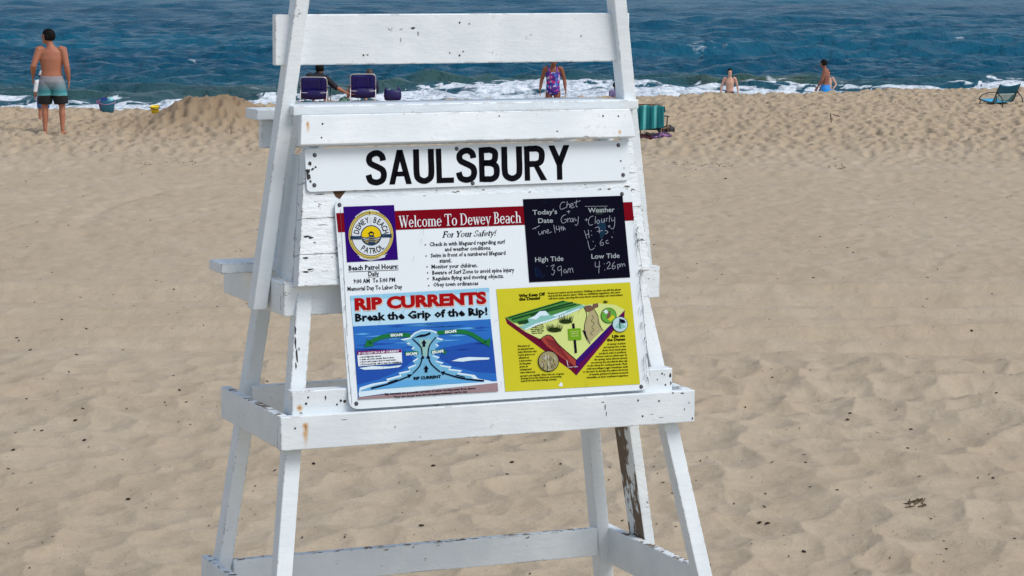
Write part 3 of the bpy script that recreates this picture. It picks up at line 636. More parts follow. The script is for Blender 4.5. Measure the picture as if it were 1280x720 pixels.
# round patrol emblem on its purple square
s = Sheet(A2); z = lambda X, Y: (415+X/6.0, 250+Y/6.0)
GOLD = ink('emblem_gold', 196, 178, 92); DISC = ink('emblem_yellow', 220, 190, 20); BLUEG = ink('emblem_blue_grey', 38, 62, 92); CREAM = ink('emblem_white', 208, 216, 222); EB = ink('emblem_black', 18, 20, 40)
s.poly([z(85, 50), z(465, 37), z(495, 447), z(112, 467)], NAVY, 2)
c0 = z(291, 262); K = 1/6.0
s.poly([z(172, 124), z(232, 82), z(292, 70), z(345, 82), z(380, 120), z(372, 132), z(292, 92), z(186, 136)], CREAM, 3)
s.poly([z(186, 412), z(230, 420), z(290, 440), z(355, 425), z(414, 402), z(396, 418), z(398, 428), z(350, 442), z(290, 455), z(225, 442), z(206, 432), z(206, 422)], CREAM, 3)
s.ellipse(c0, 168*K, 180*K, GOLD, 4); s.ellipse(c0, 160*K, 171*K, EB, 5); s.ellipse(c0, 158*K, 169*K, GOLD, 6); s.ellipse(c0, 147*K, 158*K, BLUEG, 7); s.ellipse(c0, 143*K, 154*K, CREAM, 8)
s.ellipse(z(291, 266), 79*K, 77*K, BLUEG, 9); s.ellipse(z(291, 266), 71*K, 69*K, DISC, 10)
s.poly([z(222, 275), z(250, 283), z(290, 272), z(330, 284), z(362, 272), z(352, 306), z(328, 328), z(292, 336), z(254, 328), z(230, 306)], BLUEG, 11)
for yy_, x0, x1 in ((288, 230, 354), (302, 236, 346), (316, 248, 334)): s.line([z(x0, yy_), z(x0+(x1-x0)*.25, yy_+7), z(x0+(x1-x0)*.5, yy_-4), z(x0+(x1-x0)*.75, yy_+7), z(x1, yy_-2)], 0.8, CREAM if yy_ == 288 else GOLD, 12, 5)
s.poly([z(268, 330), z(276, 268), z(312, 268), z(320, 330)], BLUEG, 13); s.poly([z(266, 250), z(290, 234), z(314, 249), z(310, 252), z(308, 268), z(274, 268), z(272, 253)], EB, 13); s.poly([z(280, 252), z(302, 252), z(302, 264), z(280, 264)], DISC, 14)
for k in (282, 296, 310): s.line([z(272, k), z(316, k)], 0.5, GOLD, 14)
for sg in (-1, 1):
    xs = [291+sg*q for q in (80, 95, 110, 125, 140, 150)]; yb = 276-sg*7
    s.line([z(x, yb+(10 if i % 2 else -10)) for i, x in enumerate(xs)], 1.7, BLUEG, 11, 4); s.line([z(x, yb+(-10 if i % 2 else 10)) for i, x in enumerate(xs)], 1.7, BLUEG, 11, 4)
s.arc_text('DEWEY BEACH', z(292, 266), 113*K, R(167), R(14), 40*K, EB, 10, 0.012, sq=1.05); s.arc_text('PATROL', z(294, 268), 113*K, R(236), R(312), 42*K, EB, 10, 0.012, flip=True, sq=1.0)
s.arc_text('DEWEY', z(291, 262), 172*K, R(126), R(103), 11*K, EB, 9, 0.01); s.arc_text('BEACH', z(291, 262), 172*K, R(76), R(54), 11*K, EB, 9, 0.01)
s.arc_text('LIFEGUARD', z(291, 262), 181*K, R(252), R(288), 11*K, EB, 9, 0.01, flip=True)
st_ = []
for i in range(12): rr_ = (24 if i % 2 == 0 else 11); st_.append(z(279+rr_*math.sin(i*math.pi/6), 97-rr_*math.cos(i*math.pi/6)))
s.poly(st_, GOLD, 10); s.ellipse(z(279, 97), 1.2, 1.2, EB, 11, 10)
s.build('patrol_emblem', ws)
# blackboard panel
s = Sheet(A2); BOARD = ink('blackboard', 7, 7, 26, 0.5); CHALK = ink('chalk', 158, 164, 176, 0.9, 0.35); BPR = ink('board_print', 156, 166, 170); SMEAR = ink('chalk_smear', 22, 46, 66, 0.9, 0.5)
s.poly([(653.5, 249), (778, 244.6), (787.5, 346.8), (661.5, 353)], BOARD, 3)
z = lambda X, Y: (660+X/6.546, 245+Y/6.546)
for t, a, b, cp in (("Today's", z(36, 154), z(236, 146), 38/6.546), ('Date', z(82, 222), z(203, 218), 38/6.546), ('Weather', z(490, 137), z(706, 130), 38/6.546), ('High Tide', z(57, 540), z(288, 530), 38/6.546), ('Low Tide', z(517, 514), z(748, 506), 38/6.546)): s.text(t, a, b, cp, BPR, 5, bold=0.012)
s.poly([z(*p) for p in ((560, 200), (610, 195), (640, 240), (632, 300), (610, 345), (585, 350), (588, 280), (566, 240))], SMEAR, 4)
s.poly([z(*p) for p in ((545, 100), (610, 95), (612, 150), (550, 155))], ink('chalk_smear_green', 40, 52, 44, 0.9, 0.5), 4)
s.poly([z(*p) for p in ((45, 575), (75, 570), (120, 640), (118, 665), (60, 668))], ink('chalk_smear_faint', 14, 22, 48, 0.9, 0.5), 4)
ST = [[(300, 52), (278, 52), (260, 78), (264, 108), (290, 104), (304, 94)], [(318, 45), (314, 98)], [(314, 82), (328, 66), (338, 74), (338, 97)], [(346, 84), (366, 76), (360, 60), (348, 68), (346, 86), (356, 99), (378, 88)], [(395, 34), (391, 84), (404, 88)], [(374, 56), (426, 40)],
      [(316, 130), (342, 127)], [(329, 118), (330, 143)], [(306, 154), (282, 164), (268, 194), (280, 221), (306, 214), (312, 193), (294, 194)], [(321, 182), (323, 216)], [(323, 196), (340, 180)], [(364, 184), (346, 188), (344, 210), (360, 208), (366, 186), (370, 213)], [(380, 180), (385, 202), (400, 196)], [(410, 170), (406, 220), (394, 242), (382, 234)],
      [(34, 272), (92, 244)], [(58, 262), (62, 272)], [(82, 290), (90, 318), (108, 306), (111, 286), (116, 312)], [(122, 312), (126, 284), (140, 288), (143, 306)], [(150, 297), (167, 286), (160, 274), (150, 288), (158, 306), (190, 294)], [(208, 238), (220, 302)], [(230, 246), (230, 276), (260, 266)], [(250, 246), (256, 292)], [(268, 248), (272, 282)], [(260, 266), (282, 258)], [(284, 248), (287, 284), (290, 266), (298, 262), (302, 278)],
      [(464, 197), (486, 193)], [(474, 184), (477, 206)], [(532, 164), (504, 176), (491, 212), (503, 240), (527, 233)], [(550, 168), (546, 226)], [(572, 195), (559, 212), (570, 228), (584, 210), (572, 195)], [(600, 186), (602, 216), (618, 210), (622, 184), (626, 214)], [(640, 208), (640, 186), (654, 184)], [(666, 162), (662, 214)], [(680, 180), (684, 206), (700, 198)], [(706, 174), (706, 235), (692, 270), (674, 264)],
      [(458, 284), (480, 352)], [(490, 278), (498, 342)], [(468, 320), (496, 310)], [(514, 284), (515, 290)], [(518, 318), (519, 324)], [(548, 262), (576, 256), (582, 304)], [(563, 290), (606, 284)], [(628, 282), (650, 292), (644, 306), (632, 310)], [(655, 246), (664, 242), (668, 252), (658, 256), (655, 246)],
      [(486, 368), (506, 440), (542, 426)], [(530, 370), (531, 376)], [(548, 406), (549, 412)], [(606, 354), (588, 380), (592, 404), (613, 400), (612, 382), (592, 386)], [(652, 362), (636, 370), (638, 388), (658, 386)], [(680, 332), (688, 344)],
      [(150, 573), (156, 577)], [(184, 576), (212, 564), (196, 600), (216, 612), (204, 646), (190, 640)], [(268, 574), (242, 584), (246, 612), (268, 600), (270, 572), (272, 652)], [(304, 600), (288, 614), (300, 632), (312, 610), (316, 632)], [(322, 627), (329, 594), (341, 604), (343, 627)], [(343, 604), (358, 590), (367, 626)],
      [(548, 540), (550, 580), (588, 574)], [(582, 534), (576, 632)], [(620, 555), (623, 558)], [(624, 604), (627, 607)], [(640, 556), (660, 540), (668, 560), (644, 596), (676, 592)], [(706, 540), (688, 566), (688, 596), (709, 590), (708, 572), (690, 576)], [(728, 560), (734, 602)], [(729, 566), (748, 558), (746, 580), (732, 584)], [(755, 580), (760, 554), (770, 562), (772, 578)], [(772, 564), (784, 554), (792, 576)], [(464, 86), (650, 84)]]
for q in ST: s.line([z(*p) for p in q], 0.54 if q[0] != (464, 86) else 0.35, CHALK, 6, 4)
for q in ([(56, 585), (66, 662)], [(132, 640), (128, 662), (106, 668)], [(120, 48), (150, 52)], [(726, 104), (742, 102)]): s.line([z(*p) for p in q], 0.5, SMEAR, 5, 3)
s.build('tide_board', ws)

# rip current poster
z = lambda X, Y: (430+X/5.145, 360+Y/5.145)
s = Sheet(A2)
SKYB = ink('poster_pale_blue', 178, 214, 232); SKYT = ink('poster_sky', 140, 194, 222); W1 = ink('poster_blue', 44, 106, 186); W2 = ink('poster_deep_blue', 36, 78, 164); W3 = ink('poster_light_blue', 92, 162, 214); W4 = ink('poster_rip_blue', 110, 172, 205); FOAMC = ink('poster_foam', 206, 226, 236); GRN = ink('poster_green', 30, 112, 58); PINK = ink('poster_sand', 152, 128, 132); MAG = ink('poster_magenta', 120, 10, 90); TR = ink('title_red', 160, 14, 18); TS = ink('title_shadow', 214, 190, 180)
s.poly([z(40, 50), z(932, -2), z(942, 200), z(57, 247)], SKYB, 2); s.poly([z(40, 50), z(932, -2), z(934, 26), z(42, 80)], SKYT, 3)
s.text('RIP CURRENTS', z(73, 145), z(922, 102), 73/5.145, TS, 4, bold=0.075); s.text('RIP CURRENTS', z(69, 140), z(916, 97), 70/5.145, TR, 5, bold=0.055)
s.text('Break the Grip of the Rip!', z(72, 214), z(924, 171), 47/5.145, BLACK, 5, bold=0.04)
s.poly([z(57, 247), z(942, 200), z(990, 664), z(90, 716)], W1, 2)
rr = random.Random(11)
lerp = lambda t, f: z(57+(942-57)*t+(33+15*t)*f, 247+(200-247)*t+((716-247)+((664-200)-(716-247))*t)*f)
for f0 in [0.03, 0.07, 0.11, 0.15, 0.2, 0.26, 0.33, 0.4]:
    for k in range(4):
        t0 = rr.random()*0.85; t1 = t0+0.1+0.25*rr.random(); t1 = min(t1, 0.99); h = 0.006+0.012*rr.random()
        s.poly([lerp(t0, f0), lerp((t0+t1)/2, f0-h), lerp(t1, f0+0.004), lerp((t0+t1)/2, f0+h)], rr.choice([W2, W3, W2]) if f0 < 0.3 else W2, 3)
s.poly([lerp(0, .30), lerp(.2, .33), lerp(.36, .36), lerp(.42, .5), lerp(.34, .62), lerp(.16, .74), lerp(0, .8)], W2, 3)
s.poly([lerp(1, .28), lerp(.8, .32), lerp(.64, .36), lerp(.6, .5), lerp(.7, .62), lerp(.86, .72), lerp(1, .75)], W2, 3)
LJ = [(455, 285), (415, 320), (360, 330), (420, 345), (400, 360), (450, 372), (432, 392), (470, 400), (440, 430), (478, 445), (440, 470), (460, 490), (410, 510), (420, 530), (350, 545), (360, 560), (270, 585), (280, 598), (180, 615), (100, 640)]
RJ = [(950, 600), (860, 582), (840, 560), (740, 545), (760, 530), (680, 520), (690, 505), (620, 495), (640, 480), (590, 465), (615, 445), (570, 430), (600, 405), (575, 392), (610, 372), (590, 355), (640, 330), (600, 318), (620, 290), (560, 270), (500, 268)]
s.poly([z(*p) for p in LJ]+[z(92, 690), z(500, 640), z(985, 640)]+[z(*p) for p in RJ], FOAMC, 4)
ins = lambda p, cx=517, k=0.93: (cx+(p[0]-cx)*k, p[1]+8)
s.poly([z(*ins(p)) for p in LJ[:-1]]+[z(100, 660), z(500, 632), z(960, 618)]+[z(*ins(p)) for p in RJ[1:]], W4, 5)
for P_, m_, k_ in (([(100, 665), (300, 600), (520, 590), (760, 590), (960, 610), (900, 622), (620, 612), (420, 628), (240, 650)], W3, 6), ([(480, 330), (560, 330), (545, 400), (530, 440), (500, 440), (490, 390)], ink('poster_grey_green', 140, 184, 180), 6),
                   ([(690, 470), (740, 452), (800, 444), (935, 448), (930, 460), (820, 466), (760, 474)], FOAMC, 6), ([(95, 515), (180, 502), (290, 505), (372, 495), (350, 510), (240, 522), (130, 526)], FOAMC, 6),
                   ([(95, 690), (240, 655), (420, 650), (640, 622), (980, 600), (984, 612), (650, 645), (430, 668), (250, 680), (95, 702)], FOAMC, 7)):
    s.poly([z(*p) for p in P_], m_, k_)
s.poly([z(90, 704), z(300, 680), z(480, 664), z(700, 640), z(985, 610), z(990, 664), z(90, 716)], PINK, 8)
for side in (-1, 1):
    if side < 0: s.line([z(418, 304), z(330, 302), z(240, 316), z(165, 350)], 5.0, GRN, 7, 6); s.poly([z(128, 380), z(150, 326), z(192, 372)], GRN, 7)
    else: s.line([z(606, 288), z(700, 280), z(800, 290), z(905, 350)], 5.0, GRN, 7, 6); s.poly([z(934, 380), z(940, 322), z(888, 348)], GRN, 7)
s.line([z(398, 420), z(470, 418)], 4.4, GRN, 7); s.line([z(566, 412), z(640, 404)], 4.4, GRN, 7); s.poly([z(660, 412), z(636, 390), z(640, 432)], GRN, 7)
for a, b in (((298, 312), (375, 308)), ((648, 292), (722, 284)), ((398, 434), (470, 428)), ((566, 422), (640, 413))): s.text('ESCAPE', z(*a), z(*b), 15/5.145, WHITE, 8, bold=0.05)
INK = ink('arrow_ink', 12, 10, 34)
s.line([z(175, 645), z(300, 612), z(420, 566)], 2.2, INK, 9, 5, 1.6); s.poly([z(440, 555), z(404, 556), z(416, 580)], INK, 9)
s.line([z(442, 548), z(485, 500), z(502, 446)], 1.5, INK, 9, 6); s.poly([z(505, 430), z(490, 456), z(516, 454)], INK, 9)
s.line([z(895, 597), z(760, 582), z(640, 548)], 2.2, INK, 9, 5, 1.6); s.poly([z(618, 540), z(650, 534), z(636, 562)], INK, 9)
s.line([z(614, 538), z(560, 490), z(541, 446)], 1.5, INK, 9, 6); s.poly([z(538, 428), z(526, 454), z(554, 452)], INK, 9)
s.line([z(500, 428), z(492, 380), z(440, 328)], 1.4, INK, 9, 6); s.line([z(538, 428), z(548, 370), z(588, 318)], 1.4, INK, 9, 6)
for cx, cy in ((512, 332), (526, 497)): s.poly([z(cx, cy), z(cx+17, cy+24), z(cx+8, cy+24), z(cx+9, cy+46), z(cx-9, cy+46), z(cx-8, cy+24), z(cx-17, cy+24)], INK, 9)
s.poly([z(440, 322), z(490, 300), z(520, 298), z(550, 284), z(556, 296), z(520, 312), z(470, 318)], INK, 9)
s.text('RIP CURRENT', z(446, 590), z(622, 578), 17/5.145, INK, 9, bold=0.05); s.line([z(282, 608), z(340, 590)], 1.1, INK, 9); s.line([z(718, 560), z(775, 574)], 1.1, INK, 9)
s.poly([z(82, 416), z(368, 398), z(372, 482), z(90, 504)], WHITE, 8); s.poly([z(82, 408), z(366, 394), z(368, 414), z(84, 432)], MAG, 9)
s.text('IF CAUGHT IN A RIP CURRENT', z(92, 428), z(352, 412), 13/5.145, WHITE, 10, bold=0.03)
for i, t in enumerate(("Don't fight the current", 'Swim out of the current, then to shore', "If you can't escape, float or tread water", 'If you need help, call or wave for assistance')):
    s.text(t, z(112, 449+i*15.5), z((236, 320, 332, 366)[i], (441, 451, 466, 481)[i]), 10/5.145, INK, 10, bold=0.03); s.ellipse(z(102, 446+i*15.5), 0.7, 0.7, INK, 10, 6)
s.text('Rip currents are powerful currents of water moving away from shore.', z(262, 690), z(846, 650), 13/5.145, INK, 10, bold=0.03); s.text('They can sweep even the strongest swimmer out to sea.', z(318, 708), z(792, 672), 13/5.145, INK, 10, bold=0.03)
s.build('rip_current_poster', ws)

# dune poster
z = lambda X, Y: (615+X/4.8, 350+Y/4.8)
s = Sheet(A2)
YEL = ink('poster_yellow', 198, 192, 44); DR = ink('poster_dark_red', 98, 16, 44); DR2 = ink('poster_brick', 158, 66, 56); PUR = ink('poster_purple', 54, 14, 104); PL = ink('poster_plum', 92, 14, 72); PG = ink('poster_pale_green', 200, 214, 132); MG = ink('poster_meadow', 70, 130, 62); DG = ink('poster_dark_green', 24, 66, 34); SEAG = ink('poster_sea_green', 130, 186, 176); GRASS = ink('poster_grass', 38, 56, 22); TAN = ink('poster_tan', 168, 160, 118); BRN = ink('poster_brown', 112, 84, 70); SG = ink('poster_sign_green', 108, 160, 26); YT = ink('poster_text', 40, 40, 10)
s.poly([z(25, 55), z(828, 14), z(888, 625), z(80, 670)], YEL, 2)
s.poly([z(78, 226), z(100, 240), z(505, 478), z(505, 574), z(470, 540), z(90, 262)], DR, 3); s.poly([z(796, 180), z(793, 226), z(505, 574), z(503, 478)], PL, 3); s.poly([z(796, 180), z(770, 212), z(503, 478), z(505, 520), z(640, 390)], PUR, 4)
s.poly([z(78, 226), z(420, 124), z(560, 150), z(640, 140), z(740, 150), z(796, 180), z(505, 478), z(405, 400), z(330, 352), z(280, 352), z(200, 312)], PG, 5)
s.poly([z(78, 226), z(420, 124), z(540, 148), z(420, 190), z(300, 244), z(180, 262), z(130, 258)], MG, 6)
for a, b, w in (((100, 226), (430, 128), 1.6), ((120, 236), (480, 136), 2.2), ((230, 214), (500, 146), 1.6)): s.line([z(*a), z(*b)], w, DG, 7)
s.poly([z(150, 250), z(230, 232), z(212, 262), z(160, 268)], DG, 7)
s.poly([z(210, 232), z(250, 222), z(280, 190), z(320, 186), z(350, 214), z(420, 190), z(540, 150), z(560, 160), z(440, 210), z(330, 250), z(230, 280), z(190, 296), z(160, 280), z(220, 256)], SEAG, 8)
for P_ in ([(215, 232), (250, 218), (285, 188), (318, 186), (340, 212), (310, 216), (290, 214), (262, 238)], [(190, 296), (260, 262), (350, 236), (430, 206), (520, 170), (526, 176), (440, 214), (350, 246), (266, 272), (200, 302)], [(360, 214), (440, 186), (446, 192), (380, 220)]): s.poly([z(*p) for p in P_], FOAMC, 9)
rr = random.Random(5)
for cx, cy, n, h in ((372, 300, 60, 56), (440, 250, 60, 52), (680, 134, 24, 16)):
    s.ellipse(z(cx, cy), 38/4.8*(h/54), 14/4.8*(h/54), GRASS, 9, 14)
    for i in range(n):
        x = cx+(rr.random()-0.5)*76*(h/54); y = cy+(rr.random()-0.5)*22*(h/54); l = h*(0.4+0.6*rr.random()); s.line([z(x, y), z(x+(x-cx)*0.35+rr.random()*6-3, y-l*0.75)], 0.42, GRASS, 10, 0, 0.1)
s.poly([z(550, 158), z(580, 196), z(560, 250), z(548, 300), z(572, 374), z(580, 380), z(660, 300), z(630, 210), z(600, 178)], TAN, 7)
for P_ in ([(552, 156), (590, 152), (614, 176), (580, 192), (560, 190)], [(604, 144), (634, 140), (636, 162), (610, 172), (600, 160)]): s.poly([z(*p) for p in P_], BRN, 8)
s.poly([z(540, 300), z(560, 310), z(570, 370), z(552, 330)], INK, 8); s.line([z(548, 160), z(566, 210), z(552, 280), z(562, 330), z(586, 384)], 0.7, INK, 8, 5); s.line([z(612, 180), z(634, 220), z(636, 260), z(664, 304)], 0.7, INK, 8, 5)
s.line([z(598, 212), z(606, 230), z(592, 246), z(612, 262), z(596, 284), z(610, 300), z(590, 318), z(602, 332)], 0.5, YT, 8, 4)
s.poly([z(290, 356), z(330, 332), z(365, 340), z(400, 390), z(500, 476), z(500, 520), z(420, 470), z(330, 400)], DR2, 6)
for k in range(9): s.line([z(318+k*8, 346+k*3), z(345+k*16, 395+k*13)], 0.5, DR, 7)
s.line([z(286, 360), z(312, 338), z(350, 334), z(402, 392), z(500, 478)], 0.9, INK, 8, 5); s.line([z(446, 484), z(454, 514)], 0.6, WHITE, 8); s.text('Water Table', z(450, 528), z(512, 523), 8/4.8, WHITE, 8)
s.poly([z(478, 262), z(492, 260), z(508, 438), z(494, 440)], INK, 9); s.poly([z(452, 294), z(528, 290), z(534, 358), z(458, 362)], SG, 10)
for i, t in enumerate(('PLEASE', 'KEEP OFF', 'THE DUNES', '')):
    if t: s.text(t, z(470, 316+i*13), z(516, 313+i*13), 8/4.8, PG, 11, bold=0.01)
for (cx, cy), r, f, edge in (((336, 488), 63, ink('photo_roots', 150, 144, 104), INK), ((697, 214), 47, ink('photo_meadow', 96, 160, 60), DG), ((765, 267), 47, ink('photo_water', 178, 206, 214), DG)):
    s.ellipse(z(cx, cy), r/4.8, r/4.8, edge, 10, 30); s.ellipse(z(cx, cy), r*0.93/4.8, r*0.93/4.8, f, 11, 30)
for k in range(34):
    x = 336+(rr.random()-0.5)*80; y = 488+(rr.random()-0.5)*80; s.line([z(x, y), z(x+10*rr.random(), y+10+14*rr.random())], 0.6, rr.choice([INK, BRN, CREAM]), 12)
s.poly([z(682, 228), z(696, 190), z(708, 182), z(706, 214), z(700, 234)], BRN, 12); s.poly([z(664, 190), z(682, 176), z(694, 196), z(680, 206)], CREAM, 12); s.poly([z(690, 236), z(720, 210), z(734, 226), z(706, 250)], YEL, 12)
s.poly([z(735, 285), z(764, 248), z(800, 282), z(770, 296)], SEAG, 12); s.poly([z(758, 232), z(790, 240), z(800, 258), z(770, 262)], INK, 12); s.line([z(762, 246), z(764, 290)], 1.2, INK, 13)
s.text('Why Keep Off', z(160, 104), z(318, 92), 17/4.8, YT, 4, bold=0.055); s.text('the Dunes?', z(162, 124), z(290, 116), 17/4.8, YT, 4, bold=0.055)
s.text('Life on', z(720, 346), z(796, 341), 15/4.8, YT, 4, bold=0.055); s.text('the Dunes', z(688, 368), z(798, 362), 15/4.8, YT, 4, bold=0.055)
def para(lines, x0, y0, dy, dx0=0.0, x1s=None, x0s=None, sl=-0.052):
    for i, t in enumerate(lines):
        a = x0s[i] if x0s else x0+dx0*i; b = x1s[i]; yb = y0+dy*i; s.text(t, z(a, yb+sl*(a-x0)), z(b, yb+sl*(b-x0)), 9.5/4.8, YT, 6, bold=0.035)
para(['Dunes are nature storm barriers. Walking on them can kill the plants', 'that hold the sand in place. With no stabilizing vegetation, the sand', 'will blow away, exposing the area whose storm surge can reach inland.'], 334, 84, 16.5, 2, [772, 766, 784])
para(['Beach grass has', 'extensive roots', 'and underground', 'stems that trap', 'blown sand.'], 222, 277, 12, 4, [306, 310, 306, 310, 300])
para(['This photo of', 'an exposed dune', 'helps illustrate why', 'beach grass is so', 'effective as', 'a dune anchor.', 'As the grass', 'grows, its', 'underground', 'stems (rhizomes)'], 152, 402, 17.6, 1.8, [226, 250, 268, 258, 222, 240, 232, 214, 236, 258])
para(['spread out rapidly. New shoots of grass', 'emerge from the rhizomes, preventing', 'sand from blowing away.'], 168, 580, 15.5, 2, [432, 416, 390])
para(['A variety of plants', 'and animals live on the', 'dunes, from beach grass', 'and ghost crabs to predatory', 'insects, such as velvet ants. In', 'the spring, terns (shown above)', 'are among the shorebirds that rely', 'on the dunes for nesting grounds. Their', 'well-camouflaged eggs sometimes wash', 'to the land. In the fall, the yellow blossoms', 'of seaside goldenrod attract monarch', 'butterflies on their southward migration.'], 690, 390, 17.6, 0, [800, 802, 804, 806, 808, 810, 812, 812, 814, 816, 816, 818], [690, 668, 660, 640, 622, 612, 594, 570, 566, 546, 580, 568])
s.poly([z(398, 636), z(412, 612), z(424, 624), z(420, 640)], WHITE, 4)
s.build('dune_poster', ws)
# scratches and scuffs on the sheet
s = Sheet(A2); SC = ink('scuff_grey', 86, 92, 100)
for a, b in (((797, 300), (803, 340)), ((799, 345), (812, 470)), ((425.5, 262), (434, 420)), ((431, 410), (440, 505))): s.line([a, b], 0.35, SC, 2)
rr = random.Random(9)
for i in range(70):
    t = rr.random(); x = 790+t*14+rr.random()*6; y = 262+t*215; l = 3+9*rr.random(); s.line([(x, y), (x+(rr.random()-0.4)*4, y+l)], 0.25+0.9*rr.random()**2, rr.choice([SC, GREYI]), 16, 0, 0.1)
for i in range(26):
    t = rr.random(); x = 420+t*15+rr.random()*4; y = 265+t*230; s.line([(x, y), (x+(rr.random()-0.5)*3, y+2+7*rr.random())], 0.25+0.6*rr.random()**2, SC, 16, 0, 0.1)
for i in range(22):
    x = 440+330*rr.random(); y = 250+240*rr.random(); s.line([(x, y), (x+(rr.random()-0.6)*6, y+3+8*rr.random())], 0.3, SC, 16, 0, 0.1)
s.build('scuff', ws)
flake([(-0.575, 2.128), (-0.53, 2.131), (-0.518, 2.122), (-0.545, 2.092), (-0.56, 2.10)], 0.0685, WOOD)
for x, z0, w, h in ((-.685, 1.96, .016, .005), (-.67, 1.955, .012, .004), (-.694, 1.883, .012, .004), (-.70, 1.832, .012, .004), (-.682, 1.84, .014, .004), (-.62, 2.112, .02, .002), (.685, 1.90, .008, .003), (-.62, 2.0, .02, .0015)):
    flake([(x+w*math.cos(a)*(0.6+0.7*rr.random()), z0+h*math.sin(a)*(0.6+0.7*rr.random())) for a in [i*0.7 for i in range(9)]], 0.0685, GREY)

